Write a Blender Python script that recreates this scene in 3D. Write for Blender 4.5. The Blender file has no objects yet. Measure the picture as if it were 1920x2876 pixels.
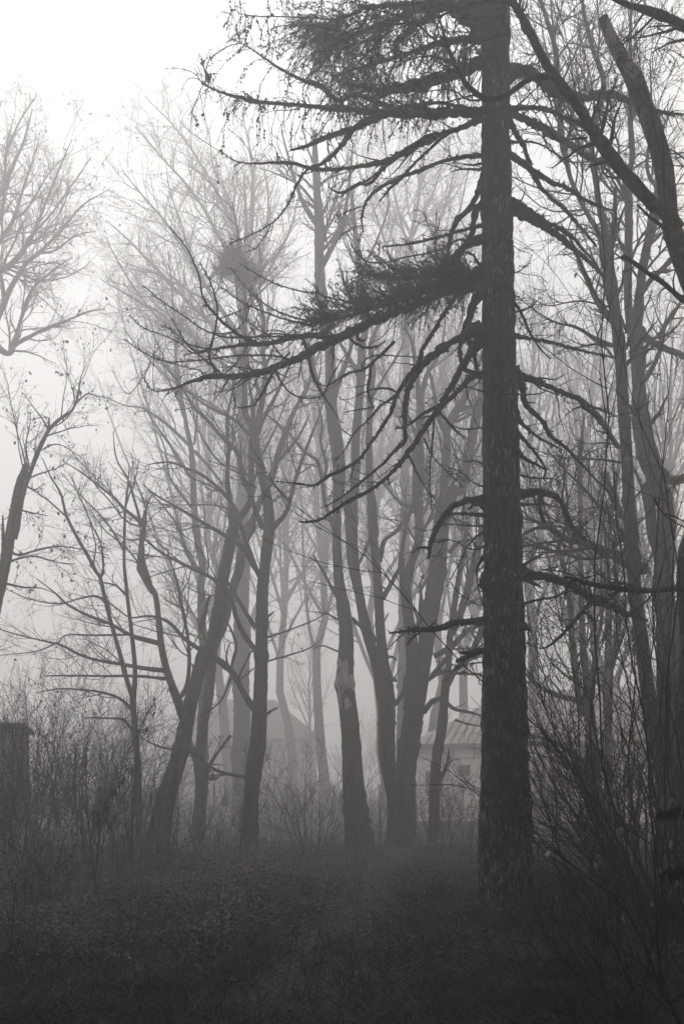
import bpy, math, numpy as np
from mathutils import noise as mnoise, Vector, Matrix

# ------------------------------------------------------------------ camera, sky, sun, exposure
S = bpy.context.scene
FPX, CX, HY, EYE = 2822.0, 960.0, 2216.0, 1.6      # focal length, centre and horizon of the 1920x2876 picture
cam_d = bpy.data.cameras.new('camera')
cam_d.sensor_width = 36.0
cam_d.lens = 36.0 * FPX / 2876.0
cam_d.shift_y = (HY - 1438.0) / 2876.0
cam_d.clip_start, cam_d.clip_end = 0.1, 2000.0
cam = bpy.data.objects.new('camera', cam_d)
S.collection.objects.link(cam)
cam.location = (0, 0, EYE)
cam.rotation_euler = (math.radians(90), 0, 0)
S.camera = cam

SUN_EL, SUN_AZ = math.radians(42), math.radians(-9)   # behind the fog, ahead and a little to the left
W = bpy.data.worlds.new('World'); S.world = W; W.use_nodes = True
wn, wl = W.node_tree.nodes, W.node_tree.links
wn.clear()
w_out = wn.new('ShaderNodeOutputWorld'); w_bg = wn.new('ShaderNodeBackground')
sky = wn.new('ShaderNodeTexSky'); sky.sky_type = 'NISHITA'; sky.sun_disc = False
sky.sun_elevation = SUN_EL; sky.sun_rotation = SUN_AZ
sky.air_density = 1.0; sky.dust_density = 6.0; sky.ozone_density = 1.0
bw = wn.new('ShaderNodeRGBToBW')
wl.new(sky.outputs[0], bw.inputs[0])
tc = wn.new('ShaderNodeTexCoord'); sx = wn.new('ShaderNodeSeparateXYZ')
wl.new(tc.outputs['Generated'], sx.inputs[0])
mr = wn.new('ShaderNodeMapRange'); mr.interpolation_type = 'SMOOTHSTEP'   # overcast: dim at the horizon, bright overhead
mr.inputs[1].default_value = -0.08; mr.inputs[2].default_value = 0.55
mr.inputs[3].default_value = 0.57; mr.inputs[4].default_value = 0.68
wl.new(sx.outputs[2], mr.inputs[0])
mix = wn.new('ShaderNodeMath'); mix.operation = 'MULTIPLY'
wl.new(mr.outputs[0], mix.inputs[1])
flat = wn.new('ShaderNodeMapRange'); flat.inputs[1].default_value = 0; flat.inputs[2].default_value = 40
flat.inputs[3].default_value = 8.2; flat.inputs[4].default_value = 11.0   # the cloud evens the clear-sky glow out
wl.new(bw.outputs[0], flat.inputs[0]); wl.new(flat.outputs[0], mix.inputs[0])
tint = wn.new('ShaderNodeMix'); tint.data_type = 'RGBA'; tint.blend_type = 'MULTIPLY'; tint.inputs[0].default_value = 1.0
wl.new(mix.outputs[0], tint.inputs[6]); tint.inputs[7].default_value = (1.0, 0.995, 0.985, 1)
wl.new(tint.outputs[2], w_bg.inputs[0]); w_bg.inputs[1].default_value = 0.1
wl.new(w_bg.outputs[0], w_out.inputs[0])

sun_d = bpy.data.lights.new('sun', 'SUN'); sun_d.energy = 0.7; sun_d.angle = math.radians(30); sun_d.color = (1, 0.985, 0.96)
sun = bpy.data.objects.new('sun', sun_d); S.collection.objects.link(sun)
_sd = Vector((math.sin(SUN_AZ) * math.cos(SUN_EL), math.cos(SUN_AZ) * math.cos(SUN_EL), math.sin(SUN_EL)))
sun.rotation_euler = _sd.to_track_quat('Z', 'Y').to_euler()
sun.location = (0, 0, 60)

S.view_settings.view_transform = 'Standard'; S.view_settings.look = 'None'
S.view_settings.exposure = 0.73; S.view_settings.gamma = 1.0
S.cycles.max_bounces = 6; S.cycles.diffuse_bounces = 2; S.cycles.glossy_bounces = 1
S.cycles.transmission_bounces = 2; S.cycles.volume_bounces = 4; S.cycles.transparent_max_bounces = 4
S.cycles.use_denoising = True
S.cycles.use_adaptive_sampling = False
S.cycles.use_light_tree = False

FOG_DENSITY, FOG_G = 0.0123, 0.62

# ------------------------------------------------------------------ helpers
COL = S.collection
def rngs(seed): return np.random.default_rng(seed)

def ground_z(x, y):
    x = np.asarray(x, float); y = np.asarray(y, float)
    return (0.07 * np.sin(x * 0.55 + 1.3) * np.cos(y * 0.42) + 0.04 * np.sin(x * 1.7 + y * 0.9)
            + 0.03 * np.sin(y * 1.9 - x * 0.6) + 0.16 * np.exp(-((x - 4.6) ** 2 / 3.0 + (y - 12.5) ** 2 / 9.0))
            - 0.0065 * np.clip(y - 6, 0, 34) + 0.012 * np.clip(y - 40, 0, 400) ** 0.9 * 0.4 - 0.05 * np.exp(-((x + 0.15 * np.sin(y * .5) - 0.25 - 0.03 * y) ** 2) / 0.35))

def px2w(px, py, d):
    px, py, d = np.broadcast_arrays(np.asarray(px, float), np.asarray(py, float), np.asarray(d, float))
    return np.stack([(px - CX) / FPX * d, d, EYE + (HY - py) / FPX * d], -1)

CROPS = dict(A=(500, 0, 500 / 1568), B=(950, 0, 500 / 1568), C=(1400, 0, 520 / 1568), D=(350, 600, 550 / 1568), E=(880, 450, 550 / 1568),
             F=(750, 950, 650 / 1568), G=(0, 1000, 640 / 1568), H=(0, 1600, 640 / 1568), I=(400, 1000, 600 / 1568), J=(400, 1650, 600 / 1568),
             K=(880, 1400, 600 / 1409), L=(1400, 500, 520 / 1568), M=(1400, 1100, 520 / 1568), N=(1400, 1700, 520 / 1527),
             P=(0, 0, 960 / 1568), Q=(960, 0, 960 / 1568), R=(0, 960, 960 / 1568), Z=(960, 960, 960 / 1568), U=(0, 0, 1920 / 1568), X=(0, 0, 1))

def catmull(P, W, n):
    P = np.asarray(P, float); W = np.asarray(W, float)
    if len(P) == 2:
        t = np.linspace(0, 1, n)[:, None]
        return P[0] * (1 - t) + P[1] * t, W[0] * (1 - t[:, 0]) + W[1] * t[:, 0]
    Q = np.vstack([2 * P[0] - P[1], P, 2 * P[-1] - P[-2]])
    seg = np.linalg.norm(np.diff(P, axis=0), axis=1); cum = np.concatenate([[0], np.cumsum(seg)])
    s = np.linspace(0, cum[-1], n)
    i = np.clip(np.searchsorted(cum, s, 'right') - 1, 0, len(P) - 2)
    u = ((s - cum[i]) / np.maximum(seg[i], 1e-9))[:, None]
    p0, p1, p2, p3 = Q[i], Q[i + 1], Q[i + 2], Q[i + 3]
    out = 0.5 * (2 * p1 + (p2 - p0) * u + (2 * p0 - 5 * p1 + 4 * p2 - p3) * u ** 2 + (3 * p1 - p0 - 3 * p2 + p3) * u ** 3)
    return out, np.interp(s, cum, W)

def trace(spec, d, d1=None, ground=False):
    """'F 40 20: x,y x,y ...' (widths run from the first to the second) or 'F: x,y,w ...'; several 'CROP:' runs may follow each other."""
    pts, ws = [], []
    for run in spec.split('|'):
        head, body = run.split(':')
        h = head.split(); ox, oy, s = CROPS[h[0]]
        v = [tuple(float(a) for a in p.split(',')) for p in body.split()]
        for k, p in enumerate(v):
            pts.append((ox + p[0] * s, oy + p[1] * s))
            if len(p) > 2: ws.append(p[2] * s)
            else:
                a, b = float(h[1]), float(h[2]); ws.append((a + (b - a) * k / max(1, len(v) - 1)) * s)
    pts = np.array(pts); ws = np.array(ws)
    dd = np.linspace(d, d if d1 is None else d1, len(pts))
    P3 = px2w(pts[:, 0], pts[:, 1], dd); R = ws / FPX * dd / 2
    if ground:
        g = float(ground_z(P3[0, 0], P3[0, 1])) - 0.15
        if P3[0, 2] > g + 0.05:
            dirv = P3[0] - P3[1]; k = (P3[0, 2] - g) / max(1e-3, -dirv[2]); k = min(k, 3.0)
            foot = P3[0] + dirv * k; foot[2] = g
            foot[0] = P3[0, 0] + np.clip(foot[0] - P3[0, 0], -0.8, 0.8); foot[1] = P3[0, 1]
            P3 = np.vstack([foot, P3]); R = np.concatenate([[R[0] * 1.12], R])
        else:
            P3[0, 2] = g
    L = np.linalg.norm(np.diff(P3, axis=0), axis=1).sum()
    n = int(np.clip(L / 0.22, 6, 60))
    return catmull(P3, R, n)

class MB:
    def __init__(s): s.v, s.q, s.t, s.n = [], [], [], 0
    def add(s, v, q=None, t=None):
        v = np.asarray(v, np.float32).reshape(-1, 3)
        if q is not None and len(q): s.q.append(np.asarray(q, np.int64).reshape(-1, 4) + s.n)
        if t is not None and len(t): s.t.append(np.asarray(t, np.int64).reshape(-1, 3) + s.n)
        s.v.append(v); s.n += len(v)
    def tubes(s, P, R, sides=4, cap=False, vr=0.0, seed=0):
        """P (N,K,3), R (N,K): N tubes swept with a carried frame."""
        P = np.asarray(P, float); R = np.asarray(R, float)
        if P.ndim == 2: P, R = P[None], R[None]
        N, K, _ = P.shape
        if N == 0: return
        T = np.empty_like(P); T[:, 1:-1] = P[:, 2:] - P[:, :-2]; T[:, 0] = P[:, 1] - P[:, 0]; T[:, -1] = P[:, -1] - P[:, -2]
        T /= np.maximum(np.linalg.norm(T, axis=2, keepdims=True), 1e-9)
        ref = np.where(np.abs(T[:, 0, 2:3]) > 0.8, np.array([[1., 0, 0]]), np.array([[0, 0, 1.]]))
        n1 = np.cross(T[:, 0], ref); n1 /= np.linalg.norm(n1, axis=1, keepdims=True)
        a = np.arange(sides) / sides * 2 * np.pi; ca, sa = np.cos(a), np.sin(a)
        V = np.empty((N, K, sides, 3)); jr = np.random.default_rng(seed).normal(size=(N, K, sides)) * vr if vr else np.zeros((N, K, 1))
        for k in range(K):
            n1 = n1 - (n1 * T[:, k]).sum(1, keepdims=True) * T[:, k]
            n1 /= np.maximum(np.linalg.norm(n1, axis=1, keepdims=True), 1e-9)
            n2 = np.cross(T[:, k], n1)
            V[:, k] = P[:, k, None] + R[:, k, None, None] * (1 + jr[:, k, :, None]) * (n1[:, None] * ca[None, :, None] + n2[:, None] * sa[None, :, None])
        i = np.arange(sides); j = (i + 1) % sides
        ring = np.stack([i, j, j + sides, i + sides], -1)
        q = (np.arange(N)[:, None, None, None] * K * sides + np.arange(K - 1)[None, :, None, None] * sides + ring[None, None])
        t = None
        V = V.reshape(-1, 3)
        if cap:
            c = P[:, -1] ; base = N * K * sides
            V = np.vstack([V, c])
            t = np.stack([(np.arange(N)[:, None] * K + K - 1) * sides + i, (np.arange(N)[:, None] * K + K - 1) * sides + j,
                          np.broadcast_to(base + np.arange(N)[:, None], (N, sides))], -1)
        s.add(V, q, t)
    def leaves(s, pos, d, side, L, Wd, fold=0.15):
        """Leaf rhombs: base, two shoulders and a tip."""
        pos, d, side = (np.asarray(a, float) for a in (pos, d, side)); L = np.asarray(L)[:, None]; Wd = np.asarray(Wd)[:, None]
        nrm = np.cross(d, side)
        v = np.stack([pos, pos + d * L * 0.45 + side * Wd * 0.5 + nrm * fold * Wd, pos + d * L, pos + d * L * 0.45 - side * Wd * 0.5 + nrm * fold * Wd], 1)
        s.add(v, np.arange(len(pos) * 4).reshape(-1, 4))
    def blades(s, pos, tip, mid, w):
        """Grass blades: two base points, two at mid height, one tip."""
        pos, tip, mid = (np.asarray(a, float) for a in (pos, tip, mid)); n = len(pos)
        ax = np.cross(tip - pos, np.random.default_rng(n).normal(size=(n, 3))); ax /= np.maximum(np.linalg.norm(ax, axis=1, keepdims=True), 1e-9)
        ax = ax * np.asarray(w)[:, None]
        v = np.stack([pos - ax, pos + ax, mid + ax * .8, mid - ax * .8, tip], 1)
        b = np.arange(n)[:, None] * 5
        s.add(v, b + np.array([[0, 1, 2, 3]]), b + np.array([[3, 2, 4]]))
    def box(s, x0, x1, y0, y1, z0, z1):
        v = [(x, y, z) for z in (z0, z1) for y in (y0, y1) for x in (x0, x1)]
        s.add(v, [(0, 2, 3, 1), (4, 5, 7, 6), (0, 1, 5, 4), (2, 6, 7, 3), (0, 4, 6, 2), (1, 3, 7, 5)])
    def build(s, name, mat, parent=None, smooth=True, label=None):
        me = bpy.data.meshes.new(name)
        V = np.concatenate(s.v) if s.v else np.zeros((0, 3), np.float32)
        q = np.concatenate(s.q) if s.q else np.zeros((0, 4), np.int64); t = np.concatenate(s.t) if s.t else np.zeros((0, 3), np.int64)
        me.vertices.add(len(V)); me.vertices.foreach_set('co', V.astype(np.float32).ravel())
        li = np.concatenate([q.ravel(), t.ravel()]).astype(np.int32)
        me.loops.add(len(li)); me.loops.foreach_set('vertex_index', li)
        me.polygons.add(len(q) + len(t))
        st = np.concatenate([np.arange(len(q)) * 4, len(q) * 4 + np.arange(len(t)) * 3]).astype(np.int32)
        me.polygons.foreach_set('loop_start', st)
        me.polygons.foreach_set('use_smooth', np.full(len(q) + len(t), smooth))
        me.update(calc_edges=True)
        me.materials.append(mat)
        o = bpy.data.objects.new(name, me); COL.objects.link(o)
        if parent is not None:
            o.parent = parent
            if parent.type == 'EMPTY': o.matrix_parent_inverse = Matrix.Translation(-parent.location)
        if label: o['label'] = label
        return o

def thing(name, label, cat, loc=(0, 0, 0), group=None):
    o = bpy.data.objects.new(name, None); COL.objects.link(o)
    o.empty_display_size = 0.3
    o.location = tuple(float(a) for a in loc)
    o['label'] = label; o['category'] = cat
    if group: o['group'] = group
    return o
def tag(o, label, cat, group=None):
    o['label'] = label; o['category'] = cat
    if group: o['group'] = group
    return o
def kind(o, k): o['kind'] = k; return o

def unit(v): return v / np.maximum(np.linalg.norm(v, axis=-1, keepdims=True), 1e-9)

def resample(lines, K):
    """Lines of any length -> (N,K,3) and (N,K)."""
    Ps, Rs = [], []
    for P, R in lines:
        c = np.concatenate([[0], np.cumsum(np.linalg.norm(np.diff(P, axis=0), axis=1))]); s = np.linspace(0, c[-1], K)
        Ps.append(np.stack([np.interp(s, c, P[:, k]) for k in range(3)], -1)); Rs.append(np.interp(s, c, R))
    return np.array(Ps), np.array(Rs)

def grow(rng, P, R, n, t=(0.2, 1.0), ang=0.8, angj=0.25, lr=0.4, lj=0.35, rr=0.55, K=6, up=0.05, wig=0.12, rmin=0.003, taper=0.75, lmax=9, n_by_len=False, fall=0.6, Labs=None, bias=None):
    """Side shoots on every line of P: n each, spread over t, leaving at ang, length lr of the parent."""
    N, K0, _ = P.shape
    plen = np.linalg.norm(np.diff(P, axis=1), axis=2).sum(1)
    if n_by_len:
        cnt = np.maximum(1, np.round(plen * n)).astype(int); idx = np.repeat(np.arange(N), cnt)
    else: idx = np.repeat(np.arange(N), n)
    M = len(idx)
    if M == 0: return np.zeros((0, K, 3)), np.zeros((0, K))
    tt = rng.uniform(t[0], t[1], M)
    f = np.clip(tt * (K0 - 1), 0, K0 - 1.001); i = f.astype(int); u = (f - i)[:, None]
    pos = P[idx, i] * (1 - u) + P[idx, i + 1] * u
    r = R[idx, i] * (1 - u[:, 0]) + R[idx, i + 1] * u[:, 0]
    tan = unit(P[idx, i + 1] - P[idx, i])
    v = rng.normal(size=(M, 3)); v -= (v * tan).sum(1, keepdims=True) * tan; v = unit(v)
    a = np.clip(ang + rng.normal(size=M) * angj, 0.15, 1.9)[:, None]
    d = np.cos(a) * tan + np.sin(a) * v
    Ln = np.minimum(plen[idx] * lr * (1 - fall * tt) * np.exp(rng.normal(size=M) * lj), lmax)
    if Labs is not None: Ln = rng.uniform(Labs[0], Labs[1], M)
    if bias is not None: d = unit(d + np.asarray(bias))
    out = np.empty((M, K, 3)); out[:, 0] = pos
    st = (Ln / (K - 1))[:, None]
    bend = rng.normal(size=(M, 3)) * wig * 0.6
    for k in range(1, K):
        out[:, k] = out[:, k - 1] + d * st
        d = d + rng.normal(size=(M, 3)) * wig + bend
        d[:, 2] += up
        d = unit(d)
    r0 = np.maximum(np.minimum(r * rr, r * 0.9), rmin)
    s = np.linspace(0, 1, K)[None]
    rad = np.maximum(r0[:, None] * (1 - s * taper), rmin * (1 - 0.4 * s))
    return out, rad

def rough(rng, P, R, pos_amp=0.15, r_amp=0.08):
    """Knots and wobble on a traced line."""
    n = len(R); R = R * (1 + rng.normal(size=n) * r_amp)
    P = P + rng.normal(size=P.shape) * (R * pos_amp)[:, None]
    return P, R

def knobbly(rng, P, R, step=0.07, amp=0.06, knots=1.2):
    """A stem resampled finely, with slow swellings and a few knots."""
    L = np.linalg.norm(np.diff(P, axis=0), axis=1).sum(); n = int(np.clip(L / step, 12, 420)); P, R = catmull(P, R, n)
    s = np.linspace(0, L, n); R = R * (1 + amp * .6 * np.sin(s * 2.1 + rng.uniform(0, 6)) * np.sin(s * .9 + rng.uniform(0, 6)))
    for k in range(int(L * knots)):
        c = rng.uniform(0, L); w = rng.uniform(.06, .16); R = R * (1 + rng.uniform(.04, .16) * np.exp(-((s - c) / w) ** 2))
    wob = np.stack([np.sin(s * f + rng.uniform(0, 6)) for f in (1.7, 2.3, 3.1)], -1) * (R * amp * 1.5)[:, None]
    return P + wob, R

def patch_mat(o, m, fn):
    """Gives the faces picked by fn (on face centres) a second material: bare wood or peeling bark on a stem."""
    me = o.data; k = len(me.materials); me.materials.append(m); c = np.empty(len(me.polygons) * 3); me.polygons.foreach_get('center', c)
    idx = np.zeros(len(me.polygons), np.int32); me.polygons.foreach_get('material_index', idx); idx[fn(c.reshape(-1, 3))] = k; me.polygons.foreach_set('material_index', idx)

def vnoise(c, f, seed=0):
    return np.array([mnoise.noise(Vector((p[0] * f[0] + seed, p[1] * f[1], p[2] * f[2]))) for p in c])
# ------------------------------------------------------------------ materials
def grey(v): return (v * 1.07, v * 0.985, v * 0.95, 1)
def mat(name, lo, hi, scale=(6, 6, 1.5), detail=6, rough_=0.9, bump=0.0, bscale=None, flakes=None, contrast=(0.35, 0.65), spec=0.2, spots=None, rand=0.0):
    m = bpy.data.materials.new(name); m.use_nodes = True
    n, l = m.node_tree.nodes, m.node_tree.links
    b = n['Principled BSDF']; b.inputs['Roughness'].default_value = rough_
    b.inputs['Specular IOR Level'].default_value = spec
    t = n.new('ShaderNodeTexCoord'); mp = n.new('ShaderNodeMapping'); mp.inputs['Scale'].default_value = scale
    l.new(t.outputs['Object'], mp.inputs[0])
    nz = n.new('ShaderNodeTexNoise'); nz.inputs['Scale'].default_value = 1; nz.inputs['Detail'].default_value = detail; nz.inputs['Roughness'].default_value = 0.6
    l.new(mp.outputs[0], nz.inputs[0])
    r = n.new('ShaderNodeValToRGB'); r.color_ramp.elements[0].position, r.color_ramp.elements[1].position = contrast
    r.color_ramp.elements[0].color, r.color_ramp.elements[1].color = grey(lo), grey(hi)
    l.new(nz.outputs[0], r.inputs[0]); col = r.outputs[0]
    if flakes:            # pale scales: stretched cells, only some of them pale
        fs, fcol, amount = flakes
        mp2 = n.new('ShaderNodeMapping'); mp2.inputs['Scale'].default_value = fs; l.new(t.outputs['Object'], mp2.inputs[0])
        wv = n.new('ShaderNodeTexNoise'); wv.inputs['Scale'].default_value = 1; wv.inputs['Detail'].default_value = 4; wv.inputs['Roughness'].default_value = 0.55; wv.inputs['Distortion'].default_value = 0.6
        l.new(mp2.outputs[0], wv.inputs[0])
        big = n.new('ShaderNodeTexNoise'); big.inputs['Scale'].default_value = 2.2; big.inputs['Detail'].default_value = 4; l.new(t.outputs['Object'], big.inputs[0])
        sm = n.new('ShaderNodeMath'); sm.operation = 'ADD'; bs = n.new('ShaderNodeMath'); bs.operation = 'MULTIPLY'; bs.inputs[1].default_value = 0.35; l.new(big.outputs[0], bs.inputs[0]); l.new(wv.outputs[0], sm.inputs[0]); l.new(bs.outputs[0], sm.inputs[1])
        sz = n.new('ShaderNodeSeparateXYZ'); l.new(t.outputs['Object'], sz.inputs[0])           # more loose scales low on the stem
        mz = n.new('ShaderNodeMapRange'); mz.inputs[1].default_value = 1.0; mz.inputs[2].default_value = 8.0; mz.inputs[3].default_value = 0.02; mz.inputs[4].default_value = -0.07; l.new(sz.outputs[2], mz.inputs[0])
        s2 = n.new('ShaderNodeMath'); s2.operation = 'ADD'; l.new(sm.outputs[0], s2.inputs[0]); l.new(mz.outputs[0], s2.inputs[1])
        mr2 = n.new('ShaderNodeMapRange'); mr2.inputs[1].default_value = amount; mr2.inputs[2].default_value = amount + 0.09; l.new(s2.outputs[0], mr2.inputs[0])
        mx = n.new('ShaderNodeMixRGB'); l.new(mr2.outputs[0], mx.inputs[0]); l.new(col, mx.inputs[1]); mx.inputs[2].default_value = grey(fcol); col = mx.outputs[0]
    if spots:             # patches of moss or bare wood with a shape of their own
        ss, scol, s0, s1 = spots
        sn = n.new('ShaderNodeTexNoise'); sn.inputs['Scale'].default_value = ss; sn.inputs['Detail'].default_value = 5; l.new(t.outputs['Object'], sn.inputs[0])
        m3 = n.new('ShaderNodeMapRange'); m3.inputs[1].default_value = s0; m3.inputs[2].default_value = s1; l.new(sn.outputs[0], m3.inputs[0])
        mx = n.new('ShaderNodeMixRGB'); l.new(m3.outputs[0], mx.inputs[0]); l.new(col, mx.inputs[1]); mx.inputs[2].default_value = grey(scol); col = mx.outputs[0]
    if rand:              # leaf to leaf variation
        g = n.new('ShaderNodeNewGeometry'); mr3 = n.new('ShaderNodeMapRange'); l.new(g.outputs['Random Per Island'], mr3.inputs[0])
        mr3.inputs[3].default_value = 1 - rand; mr3.inputs[4].default_value = 1 + rand
        vm = n.new('ShaderNodeVectorMath'); vm.operation = 'SCALE'; l.new(col, vm.inputs[0]); l.new(mr3.outputs[0], vm.inputs['Scale']); col = vm.outputs[0]
    l.new(col, b.inputs['Base Color'])
    if bump:
        mp4 = n.new('ShaderNodeMapping'); mp4.inputs['Scale'].default_value = bscale or scale; l.new(t.outputs['Object'], mp4.inputs[0])
        n4 = n.new('ShaderNodeTexNoise'); n4.inputs['Scale'].default_value = 1; n4.inputs['Detail'].default_value = 6; l.new(mp4.outputs[0], n4.inputs[0])
        bp = n.new('ShaderNodeBump'); bp.inputs['Strength'].default_value = bump; bp.inputs['Distance'].default_value = 0.03
        l.new(n4.outputs[0], bp.inputs['Height']); l.new(bp.outputs[0], b.inputs['Normal'])
    return m

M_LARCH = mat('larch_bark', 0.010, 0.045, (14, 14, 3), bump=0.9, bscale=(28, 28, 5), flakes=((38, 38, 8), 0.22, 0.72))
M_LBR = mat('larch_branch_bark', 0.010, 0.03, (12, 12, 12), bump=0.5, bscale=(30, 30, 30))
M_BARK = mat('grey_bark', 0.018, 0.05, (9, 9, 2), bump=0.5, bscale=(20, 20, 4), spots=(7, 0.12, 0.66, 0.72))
M_MOSS = mat('mossy_bark', 0.010, 0.035, (10, 10, 10), bump=0.8, bscale=(30, 30, 30), spots=(9, 0.08, 0.56, 0.7))
M_SNAG = mat('peeling_bark', 0.10, 0.34, (10, 10, 10), bump=0.8, bscale=(24, 24, 12), spots=(4, 0.34, 0.55, 0.66))
M_BARE = mat('bare_wood', 0.14, 0.40, (16, 16, 1.5), bump=0.5, bscale=(40, 40, 4), rough_=0.7)
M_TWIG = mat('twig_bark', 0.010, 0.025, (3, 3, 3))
M_NEEDLE = mat('needles', 0.015, 0.03, (3, 3, 3), rand=0.3)
M_LEAF = mat('dead_leaves', 0.02, 0.06, (5, 5, 5), rand=0.4)
M_PALE = mat('pale_leaves', 0.22, 0.4, (5, 5, 5), rand=0.3)
M_HERB = mat('herb_leaves', 0.012, 0.16, (1.2, 1.2, 1.2), rand=0.65, contrast=(0.3, 0.7))
M_GRASS = mat('grass_blades', 0.010, 0.13, (0.9, 0.9, 0.9), rand=0.8, contrast=(0.3, 0.7))
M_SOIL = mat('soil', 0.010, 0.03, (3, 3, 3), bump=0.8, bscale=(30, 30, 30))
M_LITTER = mat('fallen_leaves', 0.02, 0.14, (2, 2, 2), rand=0.6)
M_WALL = mat('white_plaster', 0.78, 0.88, (0.8, 0.8, 0.8), spots=(1.6, 0.45, 0.6, 0.75))
M_ROOF = mat('sheet_roof', 0.42, 0.55, (1, 1, 1), spots=(0.7, 0.2, 0.55, 0.75), rough_=0.6)
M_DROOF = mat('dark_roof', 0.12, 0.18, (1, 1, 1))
M_GLASS = mat('dark_glass', 0.06, 0.10, (1, 1, 1), rough_=0.15, spec=0.5)
M_TRIM = mat('grey_trim', 0.12, 0.2, (3, 3, 3))
M_SHED = mat('weathered_boards', 0.18, 0.48, (18, 18, 0.8), bump=0.6, bscale=(30, 30, 2))
M_COL = mat('grey_column', 0.2, 0.3, (2, 2, 2))
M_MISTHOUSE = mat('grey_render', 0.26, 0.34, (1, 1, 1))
M_MOSSY = mat('moss_cover', 0.03, 0.09, (6, 6, 6), bump=0.8, bscale=(30, 30, 30))
M_DARKRIB = mat('roof_seam', 0.2, 0.26, (3, 3, 3))
M_OLDTRUNK = mat('old_trunk_bark', 0.03, 0.11, (14, 14, 6), bump=0.9, bscale=(30, 30, 14), spots=(5, 0.2, 0.58, 0.72))
# ------------------------------------------------------------------ broadleaf trees traced limb by limb
def crown_from(rng, lines, dens=(5.0, 4.0, 3.0), rmin=0.0045, spread=0.7, up=0.05, l1=0.42, tmin=0.15, l1max=3.2, wig=0.13, lev3=True):
    """Side branches, twigs and fine twigs grown on the given limbs."""
    P, R = resample(lines, 20)
    P1, R1 = grow(rng, P, R, dens[0], t=(tmin, 1.0), ang=spread, lr=l1, rr=0.42, K=9, up=up, wig=wig, rmin=rmin * 1.6, lmax=l1max, n_by_len=True)
    P2, R2 = grow(rng, P1, R1, dens[1], t=(0.15, 1.0), ang=0.75, lr=0.5, rr=0.6, K=6, up=up, wig=wig * 1.3, rmin=rmin * 1.2, lmax=1.5, n_by_len=True)
    out = [(P1, R1, 4), (P2, R2, 3)]
    if lev3:
        P3, R3 = grow(rng, P2, R2, dens[2], t=(0.15, 1.0), ang=0.8, lr=0.55, rr=0.7, K=4, up=up, wig=wig * 1.6, rmin=rmin, lmax=0.6, n_by_len=True)
        out.append((P3, R3, 3))
    return out

def hang_leaves(rng, mb, P, n, size=0.07):
    if n <= 0 or len(P) == 0: return
    i = rng.integers(0, len(P), n); pos = P[i, -1] + rng.normal(size=(n, 3)) * 0.02
    d = unit(rng.normal(size=(n, 3)) * 0.5 + np.array([0, 0, -1.0])); s = unit(np.cross(d, rng.normal(size=(n, 3))))
    L = rng.uniform(0.7, 1.5, n) * size
    mb.leaves(pos, d, s, L, L * 0.65)

def traced_tree(name, label, cat, d, trunks, limbs, seed, group=None, dens=(2.5, 3.6, 3.6), leaves=60, bark=None, rmin=0.0034, trunk_crown=0.25, caps=True, up=0.05, extra=(), l1=0.45, leafsize=0.08, l1max=3.0, lev3=True, step=.07, sides=18, tbark=None):
    rng = rngs(seed); bark = bark or M_BARK
    TL = [trace(t if isinstance(t, str) else t[0], d if isinstance(t, str) else t[1], None if isinstance(t, str) else t[2], ground=(k == 0)) for k, t in enumerate(trunks)]
    base = TL[0][0][0]
    root = thing(name, label, cat, (base[0], base[1], float(ground_z(base[0], base[1]))), group)
    mb = MB()
    for P, R in TL:
        P, R = knobbly(rng, P, R, step); mb.tubes(P, R, sides, cap=True, vr=0.028 if sides < 30 else 0.014, seed=seed)
    mb.build('trunk', tbark or bark, root)
    LL = []
    for s in limbs:
        spec, d0, d1 = (s, d, None) if isinstance(s, str) else s
        if d1 is None: d1 = d0 + rng.uniform(-1.6, 1.6)
        P, R = trace(spec, d0, d1)
        P, R = knobbly(rng, P, R, .1, .14, 1.6); LL.append((P, R))
        m = MB(); m.tubes(P, R, 8, cap=True, vr=.06, seed=len(LL)); m.build('limb', bark, root)
    mb = MB()
    src = LL + [(P[int(len(P) * (1 - trunk_crown)):], R[int(len(P) * (1 - trunk_crown)):]) for P, R in TL if trunk_crown > 0]
    last = None
    for P, R, sd in crown_from(rng, src, dens, rmin, up=up, l1=l1, l1max=l1max, lev3=lev3):
        mb.tubes(P, R, sd); last = P
    mb.build('crown', M_TWIG, root)
    if leaves:
        mb = MB(); hang_leaves(rng, mb, last, leaves, leafsize); mb.build('leaves', M_LEAF, root)
    return root

def ball_of_twigs(rng, root, c, r, n=2300):
    mb = MB(); c = np.asarray(c, float)
    sub = c + rng.normal(size=(9, 3)) * r * np.array([.5, .5, .42]); k = rng.integers(0, 9, n); o = sub[k]
    d = unit(rng.normal(size=(n, 3)) + np.array([0, 0, -.25])); rr = r * rng.uniform(.25, .75, n)
    p1 = o + d * rr[:, None]; p0 = o + d * rr[:, None] * 0.3
    mb.tubes(np.stack([p0, (p0 + p1) / 2 + rng.normal(size=(n, 3)) * .03, p1], 1), np.tile([[.005, .004, .003]], (n, 1)), 3)
    e = unit(d + rng.normal(size=(n, 3)) * .6); mb.leaves(p1, e, unit(np.cross(e, rng.normal(size=(n, 3)))), np.full(n, .06), np.full(n, .022))
    return mb.build('mistletoe', M_LEAF, root)

GM = 'bare trees standing in the misty clearing'
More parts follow.
